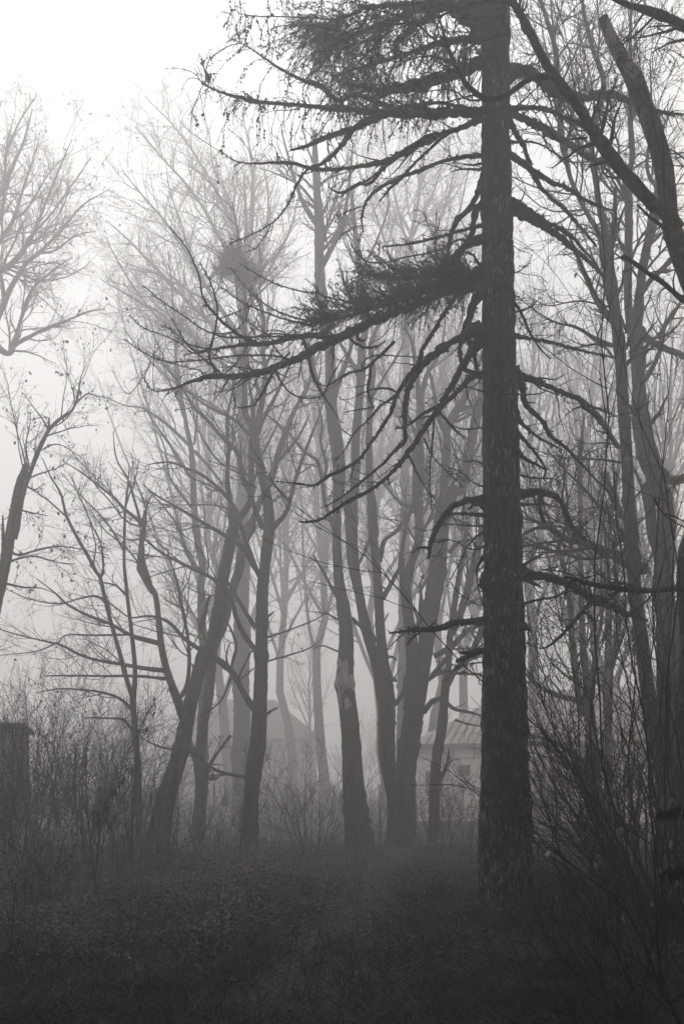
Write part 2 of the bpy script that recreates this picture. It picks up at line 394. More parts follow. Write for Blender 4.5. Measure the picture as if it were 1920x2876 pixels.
# the leaning pair left of centre
traced_tree('bare_tree', 'thick bare trunk leaning hard to the right, forked low with long branches reaching left', 'tree', 28.5,
  ['J: 80,1960,185 130,1800,165 200,1450,130 290,1150,118 345,900,108 410,640,98 470,430,98',
   'I: 500,2130,95 570,1800,92 590,1650,90 620,1500,85 650,1350,85 680,1200,72',
   'J: 300,960,75 240,780,60 180,600,52 140,420,48 120,250,42 95,60,38 60,-10,36'],
  ['I: 670,1260,60 640,1060,42 620,900,36 630,700,27 625,450,22 660,280,16 690,150,8',
   'I: 680,1220,62 740,1150,58 790,1050,46 800,850,45 800,700,40 815,500,34 800,300,26 760,120,14',
   'H: 1060,160,40 1010,80,36 960,0,32|G: 955,1440,32 965,1310,36 985,1180,34 940,1120,30 870,1060,24 780,970,20 690,900,16 560,800,11 430,720,5',
   'G: 1035,1568,30 1000,1460,26 975,1330,24 980,1250,20 985,1140,20 1020,1010,15 1050,950,8',
   'G: 975,1150,22 930,1000,18 880,850,14 800,700,10 780,520,5',
   'H: 1105,512,42 1000,480,32 900,450,28 750,370,22 600,310,18 470,240,14 380,160,10 250,60,6',
   'H: 1135,690,36 1000,680,28 850,655,24 650,615,20 520,570,18 420,520,15 300,490,12 100,440,10 0,410,7',
   'H: 1155,750,24 950,735,19 700,730,16 450,730,12 300,730,8',
   'H: 880,450,16 650,450,13 460,450,10 400,500,10 250,560,8 0,590,5',
   'J: 270,810,36 320,730,34 340,600,30 340,450,28 320,270,26 290,130,24 265,0,22|I: 250,1640,18 225,1560,12 170,1400,6',
   'J: 430,330,50 460,200,30 480,100,22 500,60,16',
   'I: 40,1690,34 5,1560,26 8,1430,20 0,1300,14'], 11, dens=(2.4, 3.6, 3.8), leaves=80, group=GM)
traced_tree('bare_tree', 'bare tree close behind the leaning trunk, with a short sawn stub pointing up right', 'tree', 31.5,
  ['J: 395,1950,105 410,1700,92 430,1500,92 425,1350,86 430,1200,76 450,1000,72 480,800,76 500,600,76 530,420,72 590,300,62 640,100,65 680,-60,62|I: 700,1590,60 740,1400,62 800,1250,56 850,1100,46 920,950,50 960,850,46 1000,700,45 1060,530,40'],
  ['I: 1060,540,38 1130,370,35 1210,220,30 1260,80,20 1300,-40,10',
   'J: 470,1370,34 500,1300,30 550,1220,25 600,1150,23 645,1085,24',
   'J: 400,1300,50 365,1200,44 335,1100,42',
   'J: 480,1400,28 535,1405,22 510,1375,20',
   'I: 990,760,34 1040,720,26 1100,650,22 1160,570,16 1230,420,8',
   'I: 1050,560,20 960,470,16 880,420,10 800,380,5',
   'I: 740,1440,26 700,1300,18 650,1180,14 580,1080,9'], 12, leaves=60, group=GM)
traced_tree('bare_tree', 'paler slender bare tree rising behind the leaning trunk, limbs sweeping up left', 'tree', 40.0,
  ['J: 425,1850,90 440,1200,80 455,480,74 435,250,60 430,0,54|I: 425,1690,54 440,1550,54 400,1300,50 375,1050,45 370,850,42 360,680,40 330,550,32 310,430,30 285,310,29 265,230,26 250,100,22 250,0,19|D: 450,1480,34 420,1350,28 410,1150,23 405,900,20 385,700,17 370,500,12 350,300,8'],
  ['I: 385,700,28 480,800,22 580,930,18 620,1000,10', 'I: 345,650,28 200,520,22 80,430,17 0,380,14|G: 860,340,10 700,270,5',
   'I: 350,880,28 250,720,22 150,580,18 60,450,13 0,350,9', 'I: 360,1110,24 260,980,22 200,880,18 170,700,13 120,560,7',
   'I: 300,430,24 270,330,20 200,200,16 100,20,10|D: 40,1440,8 -100,1250,4', 'I: 430,1600,24 330,1450,24 280,1300,20 240,1220,18 150,1100,14 40,980,8',
   'D: 420,1350,20 340,1200,16 250,1000,12 180,800,7', 'D: 405,1000,14 480,800,10 540,640,5', 'D: 405,900,14 300,700,10 230,500,5',
   'I: 380,650,20 400,480,16 400,330,12 380,190,6'], 13, leaves=90, group=GM, rmin=0.004, dens=(2.4, 3.4, 3.6))
# the clean dark stem left of centre
t3 = traced_tree('bare_tree', 'straight dark bare trunk left of centre with knotted bark and a mistletoe ball high up', 'tree', 27.5,
  ['J: 790,1940,135 795,1700,116 800,1500,106 808,1350,120 845,1150,120 862,950,112 870,700,96 870,400,94 885,0,82|I: 890,1650,80 905,1500,76 925,1300,82 922,1150,78 905,1000,76 862,800,66 832,650,62 812,520,62'],
  ['I: 812,540,56 755,420,46 755,250,40 760,100,38 765,-50,38|D: 965,1300,40 965,1000,38 970,700,36 950,500,32 930,350,28 900,120,20 860,-100,10',
   'I: 825,560,58 870,350,44 895,200,40 905,80,38|D: 1110,1100,36 1115,900,38 1090,750,32 1020,600,25 960,400,16 900,200,8',
   'I: 850,580,36 890,460,28 960,330,25 1020,200,20 1080,60,14 1120,-80,7',
   'I: 800,590,28 700,490,20 600,430,18 450,350,15 310,240,11 220,120,6',
   'I: 955,1270,44 1040,1170,36 1080,1050,33 1120,900,29 1180,740,25 1250,560,20 1300,430,14 1330,300,7',
   'I: 890,1265,44 830,1130,36 780,980,40 730,870,35 700,720,31 650,660,33 560,570,27 470,460,24 380,370,22 290,230,17 200,120,11 120,0,6',
   'I: 860,1610,44 800,1520,36 740,1420,35 680,1370,33 600,1310,29 480,1240,26 360,1170,22 230,1100,17 100,1020,13 0,940,9',
   'I: 845,1580,34 800,1450,29 750,1330,30 710,1180,30 650,1080,28 560,970,25 430,870,22 330,830,18 210,780,14 70,790,9 20,810,5',
   'J: 830,905,48 740,760,42 660,630,42 550,530,40 400,440,35 300,370,30 200,260,26 100,215,20 0,210,14|H: 900,330,12 820,280,11 700,200,8 560,180,4',
   'J: 835,300,36 780,220,32 700,80,27 640,-20,20 600,-120,9',
   'J: 835,480,40 750,360,35 690,230,32 660,110,30 600,20,28|I: 510,1630,26 410,1580,26 250,1500,24 130,1440,20 0,1340,14|G: 900,1270,10 760,1200,5',
   'J: 760,1395,30 650,1375,22 570,1350,22 480,1300,20 350,1200,18 240,1190,16 150,1175,15 60,1140,12 0,1100,9',
   'J: 895,372,18 1050,320,12 1280,230,9 1430,120,4', 'J: 895,548,15 1100,490,11 1250,430,8 1340,340,4',
   'J: 910,930,30 950,905,18 990,885,12', 'J: 905,220,22 940,200,14 965,175,8',
   'J: 650,640,24 660,540,22 690,450,20 660,330,16 600,230,11 500,180,5', 'J: 695,700,14 760,640,10 825,590,10', 'J: 655,650,18 600,790,14 570,840,12 500,900,9 380,990,5'],
  14, leaves=90, group=GM, dens=(2.4, 3.6, 3.8), trunk_crown=0)
ball_of_twigs(rngs(5), t3, px2w(350 + 905 * .3508, 600 + 380 * .3508, 27.5), 0.55)
# centre: the scarred trunk and its neighbours
t4 = traced_tree('bare_tree', 'bare trunk with a swollen pale scar of bare wood at a third of its height', 'tree', 30.0,
  ['K: 300,2290,185 280,2000,150 260,1800,136 234,1500,122 220,1330,116 212,1240,126 212,1170,122 216,1080,106 215,900,90 190,700,80 165,500,62 155,200,56 150,0,58|F: 475,1100,70 485,900,86 470,700,92 440,500,80 430,350,74 425,150,70|P: 1515,1640,46 1495,1500,48 1466,1250,45 1460,1000,40 1450,800,30 1440,600,18'],
  ['K: 165,660,34 110,570,22 60,480,18 0,380,13', 'K: 140,220,32 100,100,26 75,30,24|F: 385,1050,24 372,950,26 340,830,25 250,770,22 160,660,18 60,560,10',
   'F: 380,960,22 400,860,22 360,700,20 370,560,15 330,400,8', 'F: 450,520,40 380,380,34 330,250,28 300,100,20 250,-60,10', 'F: 445,420,44 500,250,36 560,100,28 600,-100,16',
   'P: 1466,1250,26 1560,1050,20 1600,850,14 1620,650,7', 'P: 1462,1050,24 1380,900,18 1330,750,12 1290,600,6', 'K: 165,800,16 80,760,10 -60,740,5', 'K: 165,1010,14 60,970,10 0,990,5'],
  15, leaves=90, group=GM, step=.03, sides=40)
def part_of(root, nm): return [c for c in root.children if c.name.split('.')[0] == nm][0]
ztop = px2w(0, 1400 + 1060 * .4258, 30.0)[2]; zbot = px2w(0, 1400 + 1345 * .4258, 30.0)[2]; xc = px2w(880 + 213 * .4258, HY, 30.0)[0]
patch_mat(part_of(t4, 'trunk'), M_BARE, lambda c: (np.abs(c[:, 0] - xc) < .6) & (c[:, 2] > zbot - .3) & (c[:, 2] < ztop + .15) & (vnoise(c, (6, 6, 2.2)) + .55 - np.abs((c[:, 2] - (ztop + zbot) / 2) / (ztop - zbot)) * .9 - np.maximum(0, (c[:, 0] - xc)) * .8 > 0.12))
traced_tree('bare_tree', 'bare tree right of the scarred trunk, splitting chest-high into two diverging stems', 'tree', 31.0,
  ['K: 540,2290,125 530,2000,102 490,1700,110 480,1400,116 462,1230,116 450,1120,90',
   'K: 465,1330,90 440,1190,84 410,1080,72 340,850,66 300,620,60 262,400,78 248,200,84 242,0,88|F: 580,1100,72 600,900,62 600,700,60 615,500,56 630,300,58 640,150,58 650,-20,54|E: 420,1400,50 400,1100,46 360,800,40 330,500,30 300,200,16',
   'K: 478,1330,84 468,1160,80 450,950,68 430,700,60 410,400,60 392,200,56 385,0,62|F: 718,1350,60 712,1200,55 700,1000,54 690,800,46 690,600,44 700,400,38 720,200,34 700,50,30|E: 560,1200,24 600,900,16 640,650,8'],
  ['K: 435,410,38 455,320,35 480,270,25 560,210,20 620,110,18 660,0,12', 'K: 450,665,34 500,580,30 560,470,26 600,400,18', 'K: 465,815,16 495,757,9', 'K: 480,1055,24 515,1045,18 545,1068,13', 'K: 500,1190,40 530,1195,26 545,1208,10',
   'K: 385,240,26 340,350,25 300,430,22', 'K: 405,940,34 370,880,30 300,830,26 262,790,24', 'K: 530,1360,36 560,1320,30 600,1260,36 605,1170,30',
   'F: 640,300,36 560,150,28 480,0,18 420,-150,9', 'F: 700,420,24 800,250,18 880,120,12 930,0,6', 'E: 420,1300,28 330,1150,22 250,1000,16 200,800,9', 'E: 380,900,26 480,700,20 560,500,14 620,300,7'], 16, leaves=70, group=GM)
traced_tree('bare_tree', 'massive dark bare trunk at the centre with many heavy forks fanning to the right', 'tree', 30.5,
  ['K: 595,2290,150 605,2000,140 620,1700,134 650,1450,136 668,1280,128 680,1170,96',
   'K: 672,1400,100 705,1200,104 740,1000,96 770,750,110 800,550,120 830,300,112 850,150,112 880,0,112',
   'K: 640,1400,96 655,1180,88 642,950,80 620,750,72 605,550,74'],
  ['K: 600,560,60 582,450,46 582,380,36 590,310,28 610,180,21 650,20,18|F: 1000,1100,14 1020,1000,8', 'K: 620,560,70 650,420,54 685,300,56 690,150,60 685,0,60|F: 1010,1100,54 1012,1000,55 1020,800,52 1030,600,58 1035,400,54',
   'F: 1038,420,42 1080,250,32 1150,130,24 1185,30,16 1210,-120,8', 'F: 1030,420,40 1010,200,30 975,0,24|E: 730,1350,18 760,1100,12 800,850,7',
   'K: 850,160,90 860,0,78|F: 1200,1150,66 1190,1000,60 1220,750,60 1230,600,52 1330,420,40 1400,250,28 1450,100,16', 'K: 870,60,90 930,-60,70|F: 1310,1050,58 1360,850,60 1400,600,60 1440,400,50 1480,150,40',
   'F: 1225,700,36 1150,500,28 1120,300,20 1050,100,10', 'K: 730,1410,36 780,1340,31 830,1315,28', 'K: 790,1040,44 880,990,40 950,940,40 1010,880,34 1080,845,28 1160,800,16', 'K: 745,1195,32 830,1150,24 930,1155,20 1110,1160,15',
   'K: 780,1170,38 850,1090,35 890,1040,30', 'K: 680,870,34 710,720,28 700,560,19', 'K: 700,620,26 735,555,22 770,500,19 800,420,10', 'K: 900,360,40 920,330,30 960,290,24 1010,280,18 1130,250,10'], 17, leaves=90, group=GM)
traced_tree('bare_tree', 'slender bare tree between the massive centre trunk and the larch, forking in a V', 'tree', 31.0,
  ['K: 785,2290,85 790,2150,72 800,1900,66 815,1700,66 845,1500,62 868,1250,56 885,1150,48', 'K: 885,1200,42 895,950,42 930,700,40 960,500,36 990,350,32 1010,150,30|F: 1320,1300,22 1340,1000,14'],
  ['K: 880,1250,44 940,1130,42 1020,1040,50 1090,900,40 1120,800,36 1160,650,28 1200,450,18', 'K: 905,900,38 980,720,50 1040,520,50 1090,300,45 1130,150,42 1160,0,34 1190,-160,22', 'K: 880,1350,28 930,1390,22 1040,1410,18 1130,1440,12',
   'K: 815,1880,38 860,1800,30 885,1720,24 890,1650,10', 'K: 935,1460,16 1030,1490,14 1120,1505,12'], 18, leaves=40, group=GM, dens=(2.5, 3.5, 3.5))
traced_tree('bare_tree', 'thin bare tree on the left, its stem dividing into two long wands', 'tree', 28.0,
  ['H: 965,1960,60 960,1800,48 950,1400,45 930,1150,42 915,870,42', 'H: 915,880,36 880,780,31 820,550,30 760,350,28 700,100,28 685,40,26|G: 660,1480,25 620,1400,24 540,1260,22 460,1100,20 420,950,15 350,830,11 290,700,5',
   'H: 920,880,36 930,700,31 905,430,28 880,200,25 860,0,22|G: 855,1400,21 860,1100,18 880,900,12 890,760,6'],
  ['H: 905,955,26 830,890,20 720,850,17 550,825,14 400,820,10 250,850,5', 'H: 920,1110,24 870,1055,18 850,1030,15 700,1020,11 580,1015,7', 'H: 862,170,18 800,110,13 720,90,10 600,60,5', 'H: 735,235,22 680,185,16 640,180,14 540,200,12 400,235,10 200,200,7 40,130,4',
   'G: 690,1540,18 710,1450,15 692,1280,14 640,1180,12 600,1080,10 540,950,8 480,800,4', 'G: 855,1350,14 820,1280,12 760,1180,11 680,1080,9 560,960,7 420,800,4', 'G: 460,1110,14 340,1000,11 260,940,9 190,890,4', 'G: 870,1000,10 930,850,8 960,700,4', 'G: 640,1440,12 660,1300,9 620,1150,5', 'H: 690,60,16 715,20,14|G: 712,1470,12 700,1350,6'],
  19, leaves=110, group=GM, bark=M_TWIG, dens=(3.5, 4.2, 4.2))
traced_tree('broken_tree', 'stout broken stem at the left edge with a long leaning side limb', 'tree', 25.0,
  ['H: -330,1990,110 -260,1500,100 -160,900,88 -70,450,76 15,80,72|G: 30,1500,72 60,1300,76 90,1100,62 130,900,56 160,820,50 182,752,44'],
  ['G: 95,1260,46 130,1100,34 160,960,30 210,820,26 270,650,30 340,500,26 430,420,21 500,370,18 540,260,12 555,150,8 600,60,4', 'G: 30,1330,34 22,1200,22 20,1100,10', ('G: 160,830,24 168,770,14 172,728,3', 25.0, 25.0), ('G: 176,820,20 188,760,12 194,735,3', 25.0, 24.9), 'G: 300,640,14 360,610,10 440,620,7 560,700,4', 'G: 345,500,18 335,460,14 345,430,10 300,420,6 200,440,4', 'G: 80,1350,20 130,1370,16 240,1340,12 400,1310,10 560,1330,8 750,1370,5',
   'G: 60,1420,20 150,1390,14 250,1380,12 400,1420,9 520,1430,5', 'G: 150,1060,14 230,1080,10 330,1100,5', 'G: 190,900,12 240,920,9 300,880,5', 'G: 520,330,14 600,260,10 680,280,7 780,290,4', 'G: 340,520,14 290,430,10 230,350,7 160,250,4', 'G: 30,1560,18 160,1590,12 300,1600,8 420,1660,4'],
  20, leaves=260, dens=(4.2, 4.4, 4.2), trunk_crown=0, leafsize=0.075)
traced_tree('bare_tree', 'large pale bare tree at the upper left edge, its crown fading into bright fog', 'tree', 42.0,
  ['P: -420,3650,110 -400,2800,90 -330,2200,80 -200,1800,64 -60,1540,52', 'P: -240,1900,64 -200,1500,56 -120,1200,46 -60,950,30 -20,760,16'],
  ['P: -60,1545,40 20,1400,24 60,1300,21 110,1220,19 180,1160,15 280,1060,11 370,950,8 480,880,4', 'P: -160,1380,34 0,1250,30 60,1200,24 140,1100,17 200,960,12 270,780,9 330,640,4', 'P: -60,1545,40 40,1620,24 70,1560,20 100,1450,16 150,1330,13 220,1260,10 330,1180,5', 'P: 60,1590,20 200,1510,13 300,1475,11 400,1430,8 480,1420,4',
   'P: -60,1000,30 20,860,20 60,760,16 110,650,11 150,500,5', 'P: -100,1150,30 0,1000,22 20,900,16 30,700,10 60,550,5', 'P: -150,1330,30 -20,1130,22 60,1010,16 120,830,11 180,640,5', 'P: 120,1110,13 220,1000,10 330,850,7 420,720,4', 'P: 180,1160,12 250,1150,9 350,1080,6 440,1060,3', 'P: -10,800,20 -30,600,12 10,460,5', 'P: 60,1010,14 130,950,10 230,790,7 320,700,4', 'P: -120,1200,30 -180,900,20 -150,600,8', 'P: 30,700,12 90,560,8 170,440,4'],
  21, leaves=420, dens=(3.0, 3.4, 3.0), rmin=0.005, leafsize=0.11, l1max=4)
traced_tree('misty_tree', 'wide pale bare crown fanning up left above the leaning trunk, half lost in fog', 'tree', 50.0,
  ['P: 1105,3790,86 1108,3000,72 1115,2300,58 1115,1900,48 1112,1568,40 1115,1300,30 1130,1100,20 1120,800,8'],
  ['P: 1112,1560,26 1000,1400,20 880,1200,16 760,1020,12 640,880,8 560,780,4', 'P: 1112,1400,24 1050,1180,18 960,1000,15 850,840,11 740,720,8 620,580,4', 'P: 1118,1300,22 1080,1080,17 1000,890,14 900,720,10 790,570,7 660,440,3', 'P: 1112,1650,26 960,1480,18 780,1300,14 640,1150,10 490,1010,4', 'P: 1118,1290,20 1160,980,15 1150,720,10 1110,510,4',
   'P: 1112,1750,24 940,1600,18 750,1450,13 580,1350,9 460,1280,4', 'P: 1115,1500,22 1180,1250,17 1230,980,12 1210,740,5', 'P: 1113,1850,24 1000,1700,18 840,1560,14 690,1420,10 560,1230,7 480,1080,3', 'P: 1120,1200,16 1060,950,12 980,760,8 960,600,3', 'P: 1000,1400,14 860,1330,10 700,1250,7 560,1200,3', 'P: 880,1200,12 840,1050,9 780,880,6 760,740,3', 'P: 1112,1450,20 1230,1250,15 1330,1050,10 1380,850,4', 'P: 1110,1950,22 960,1850,16 780,1740,11 640,1600,6 560,1500,3'],
  27, leaves=380, dens=(3.0, 3.2, 2.8), rmin=.0052, leafsize=.12, l1max=3.4)
traced_tree('misty_tree', 'pale bare tree fanning out in the gap between the scarred trunk and the larch boughs', 'tree', 54.0,
  ['X: 1128,2330,38 1132,1900,32 1136,1500,26 1140,1000,19 1150,700,13 1175,560,9 1190,430,6 1200,300,3'],
  ['X: 1138,1020,12 1100,750,9 1060,620,7 1010,480,4 985,340,2', 'X: 1140,920,12 1200,720,9 1255,560,6 1295,400,3', 'X: 1138,1120,12 1225,850,9 1275,650,7 1310,500,4 1330,360,2', 'X: 1150,710,9 1110,560,6 1085,430,4 1070,270,2', 'X: 1137,1220,12 1060,980,9 1015,800,6 960,640,3', 'X: 1160,660,8 1230,500,5 1260,360,2', 'X: 1136,1330,12 1230,1080,9 1300,880,6 1350,700,3', 'X: 1138,960,8 1150,800,6 1090,640,4 1040,520,2', 'X: 1185,450,6 1160,330,4 1150,220,2'],
  28, leaves=200, dens=(3.2, 3.2, 2.8), rmin=.005, leafsize=.11, l1max=3.4)
# right of the larch
GR = 'bare trees crowding the right side'
traced_tree('bare_tree', 'tall dark bare trunk right of the larch with limbs fanning out at the top', 'tree', 18.0,
  ['N: 1385,2150,150 1370,1900,140 1350,1400,130 1300,1050,122 1240,750,116 1190,450,112 1150,150,110|M: 1150,1700,110 1140,1350,110 1120,1100,110 1100,900,106 1080,600,98 1060,300,96 1045,0,98|L: 1040,1640,98 1020,1400,96 985,1150,92 960,950,96 920,750,104 900,590,112'],
  ['L: 890,610,60 850,470,44 740,300,42 640,100,40 600,0,40|C: 560,1300,46 540,1200,48 500,700,44 470,400,42 390,130,38 340,-40,30', 'L: 900,600,70 890,430,58 850,250,54 820,0,50|C: 800,1350,46 790,1200,46 830,1000,46 880,700,50 800,450,40 740,200,32 700,-40,22',
   'L: 925,620,50 960,450,38 975,300,40 985,80,36', 'L: 935,640,40 1000,430,26 1050,280,20 1130,120,14 1180,-60,8', 'M: 1020,480,40 900,300,34 860,220,30 780,130,20 700,60,14 600,20,8', 'L: 950,1190,46 850,1080,44 790,960,42 720,800,38 660,650,30 600,500,18 520,380,9', 'L: 985,1420,26 870,1390,40 760,1330,30 640,1260,26 500,1230,18 350,1150,12 150,1000,6',
   'M: 1040,600,24 900,580,22 700,570,16 560,560,10 420,600,5', 'M: 1080,1060,50 1040,1060,62 980,960,58 930,820,56 890,690,52', 'M: 1010,460,20 900,430,14 750,440,9 620,400,4', 'L: 960,930,30 880,920,24 820,870,10', 'L: 930,1090,20 800,1060,18 650,1040,14 400,1080,9 200,960,4', 'L: 965,1530,24 900,1440,18 800,1410,12 650,1440,8 500,1500,4'],
  22, group=GR, leaves=60, dens=(4.6, 4.8, 4.6), rmin=.005)
traced_tree('bare_tree', 'thick lighter double trunk in the right background, its stems dividing above a wide fork', 'tree', 20.5,
  ['N: 1440,2120,215 1420,1700,195 1400,1200,190 1390,600,190 1395,100,180|M: 1405,1750,172 1410,1400,152 1400,1000,140 1330,760,148 1270,560,155 1225,350,160 1200,150,130|L: 1190,1800,112 1175,1600,110 1155,1350,112 1150,1230,112',
   'M: 1385,1600,80 1340,1350,90 1290,1200,84 1270,950,96 1240,780,90'],
  ['L: 1130,1290,80 1105,1100,72 1095,900,76 1090,600,70 1090,200,78 1080,50,64|C: 1080,1500,56 1130,1350,50 1120,1100,40 1115,700,34 1110,300,28 1120,-30,20', 'L: 1165,1290,88 1185,1150,88 1205,900,78 1250,600,70 1300,300,56 1330,60,40|C: 1250,1450,30 1290,1000,22 1280,500,12',
   'L: 1215,960,50 1270,870,52 1350,800,50 1480,660,46 1560,560,40 1620,400,26', 'L: 1190,1300,100 1250,1370,62 1400,1440,50 1568,1500,44 1700,1600,34', 'L: 1230,1720,40 1300,1600,36 1360,1440,38 1390,1270,40 1450,1190,40 1540,1050,24 1600,900,12', 'M: 1270,960,40 1200,780,24 1130,620,18 1090,520,10',
   'M: 1250,520,40 1400,680,60 1470,760,80 1560,740,70 1660,700,50', ('M: 1230,1490,110 1100,1450,96 1000,1400,92 900,1355,90 760,1290,64 670,1275,58 560,1250,58 480,1180,48 400,1120,40 365,1060,34 345,980,28 350,900,22', 20.0, 15.5), ('M: 420,1150,42 350,1145,36 280,1165,34 205,1210,26', 15.9, 15.2), 'M: 1120,1260,30 1000,1150,24 900,980,12'],
  23, group=GR, leaves=40, dens=(4.2, 4.6, 4.4), rmin=.005)
traced_tree('bare_tree', 'grey misty trunk standing between the larch and the dark right trunks, low arching limbs', 'tree', 26.0,
  ['N: 795,1950,150 788,1700,138 780,1400,122 770,1200,110 745,900,78 720,600,62 692,300,52|M: 695,1700,46 690,1300,44 690,1000,42 688,600,38 700,400,30 720,200,20'],
  ['N: 770,1330,64 720,1310,54 620,1240,46 520,1160,38 420,1110,32 260,1070,24', 'N: 735,850,54 640,780,44 520,760,42 350,680,34 220,560,26 150,480,14', 'N: 745,780,60 770,600,46 810,300,36 850,100,30|M: 860,1400,26 860,1100,22 840,900,12', 'N: 710,900,54 650,700,50 625,450,50 600,250,50 580,0,46|M: 560,1600,42 540,1450,38 480,1200,24 400,1000,12', 'N: 790,1500,44 700,1380,30 560,1340,20 500,1300,14', 'N: 700,130,30 680,40,24|M: 760,1500,16 850,1300,9'],
  24, group=GR, leaves=50, dens=(3.2, 4, 4))
traced_tree('bare_tree', 'pale misty trunk just left of the dark right pair, forked twice', 'tree', 29.0,
  ['N: 905,1900,90 905,1500,72 900,1100,66 900,700,74 902,400,62|M: 925,1750,46 925,1500,40 925,1300,38 960,1000,34 1000,700,28 1030,450,18'],
  ['N: 920,500,48 975,250,46 985,0,44|M: 985,1400,36 990,1100,30 1010,850,18', 'M: 920,1400,32 880,1100,26 865,850,18 880,600,9', 'N: 900,640,34 1000,300,30 1060,100,22 1110,-60,12', 'M: 950,1050,24 870,900,16 780,760,8'], 25, group=GR, leaves=50)
# the nearest: the mossy tree at the right edge
mossy = traced_tree('mossy_tree', 'near mossy tree at the right edge with a dark limb slanting across the larch top', 'tree', 11.0,
  ['N: 1640,2900,260 1610,2500,230 1590,2000,205 1570,1000,190 1580,200,190|M: 1590,1700,180 1605,1400,176 1680,1150,172 1740,700,168|L: 1765,1600,166 1730,1250,162 1625,900,158 1535,680,150 1475,480,160',
   'L: 1475,500,150 1455,330,140 1430,160,134|C: 1420,1560,150 1390,1400,160 1310,1130,152 1240,950,150 1180,800,138 1100,600,124 1000,440,112 930,280,98 880,150,88'],
  [('L: 1500,440,120 1430,330,116 1340,250,104 1250,170,94|C: 1140,1540,108 960,1330,108 780,1080,98 680,920,82 560,760,80 440,610,78 350,450,66 230,200,66 120,20,56|B: 1500,10,44 1400,0,34 1250,10,30 1130,45,28 1050,75,24 980,105,20 920,130,18 800,180,14 650,210,12 500,260,8 300,360,4', 11.0, 8.8),
   ('C: 430,650,50 380,640,40 320,635,36 270,670,36 200,740,38 100,790,42 0,850,44|B: 1500,830,42 1440,875,44 1380,890,46 1280,872,46 1200,835,45 1150,790,44 1120,700,40 1060,575,40 1000,500,34 960,430,30 930,350,25 910,280,22 905,130,16 880,40,12 850,-60,6', 9.7, 9.0),
   ('B: 1050,570,26 980,540,20 850,500,15 760,490,13 650,520,11 540,550,9 400,520,7 250,440,4', 9.1, 8.3), ('B: 1050,560,22 1070,470,17 1140,420,14 1230,380,13 1350,330,12 1430,310,10 1530,240,5', 9.1, 9.4),
   ('B: 1270,880,18 1150,885,15 1080,850,12 1020,800,10 930,790,9 800,800,7 650,870,4', 9.05, 8.6), ('B: 960,430,18 860,360,16 780,290,14 690,210,13 600,190,11 480,160,9 350,90,6 200,80,3', 9.05, 8.0),
   ('B: 940,370,16 860,350,14 700,460,10 560,560,8 420,640,6 250,730,3', 9.0, 8.5), ('B: 910,140,16 860,250,14 850,330,12 900,380,12', 9.0, 9.1), ('B: 1050,75,18 850,10,14 650,40,12 400,45,10 200,110,7 30,160,4', 9.0, 8.2),
   ('B: 850,190,15 690,205,13 640,180,11 560,180,10 400,90,8 250,80,6 100,10,3', 9.0, 8.4), ('B: 820,800,9 800,950,8 805,1090,8 760,1180,6 720,1260,5 640,1380,3', 8.7, 8.4), ('B: 830,510,12 760,580,10 740,680,8 690,800,6 640,900,4', 9.0, 8.4),
   ('L: 1735,1250,150 1800,900,110 1820,500,100 1760,150,90|C: 1800,400,84 1700,290,80 1568,228,76 1400,140,66 1250,80,56 1100,35,48 980,-10,34 880,-60,20', 10.9, 9.0),
   ('M: 1640,1640,60 1568,1662,44 1400,1672,42 1200,1688,46 1000,1670,46 800,1640,46 700,1612,42 640,1585,34 560,1570,20', 10.9, 9.3), ('L: 1610,1070,50 1500,990,44 1400,900,40 1250,800,36 1150,720,36 1050,660,34', 10.9, 10.2), ('L: 1400,420,40 1340,370,26 1270,320,22 1180,230,16', 11.0, 10.6),
   ('C: 740,1170,22 640,1170,14 560,1190,12 490,1185,10 400,1080,8 300,950,6 230,800,3', 9.5, 9.2), ('C: 1010,1500,18 960,1510,14 900,1480,11 860,1400,8', 9.9, 9.8), ('C: 790,1090,16 850,1050,10 900,980,4', 9.6, 9.4), ('C: 180,120,22 230,60,15 240,-40,9', 8.9, 8.7),
   ('L: 1430,180,20 1420,330,26 1390,0,14|C: 1400,1400,16 1350,1250,14 1300,1000,13 1240,750,12 1190,550,9 1150,200,5', 10.5, 10.0)],
  26, leaves=0, bark=M_MOSS, dens=(6.5, 8, 6.5), rmin=0.0026, trunk_crown=0, l1=0.4, l1max=0.6, up=0.03, step=.03, sides=40, tbark=M_OLDTRUNK)
mt = part_of(mossy, 'trunk')
def zc(y): return px2w(0, y * .3316, 11.0)[2]
patch_mat(mt, M_SNAG, lambda c: (c[:, 2] > zc(1480)) & (c[:, 2] < zc(560)) & (vnoise(c, (4, 4, 2.0), 3) > -.05 + .25 * np.abs((c[:, 2] - zc(1100)) / (zc(560) - zc(1480)) * 2)))
patch_mat(mt, M_BARE, lambda c: (c[:, 2] > zc(540)) & (vnoise(c, (9, 9, 1.6), 7) > -.12))
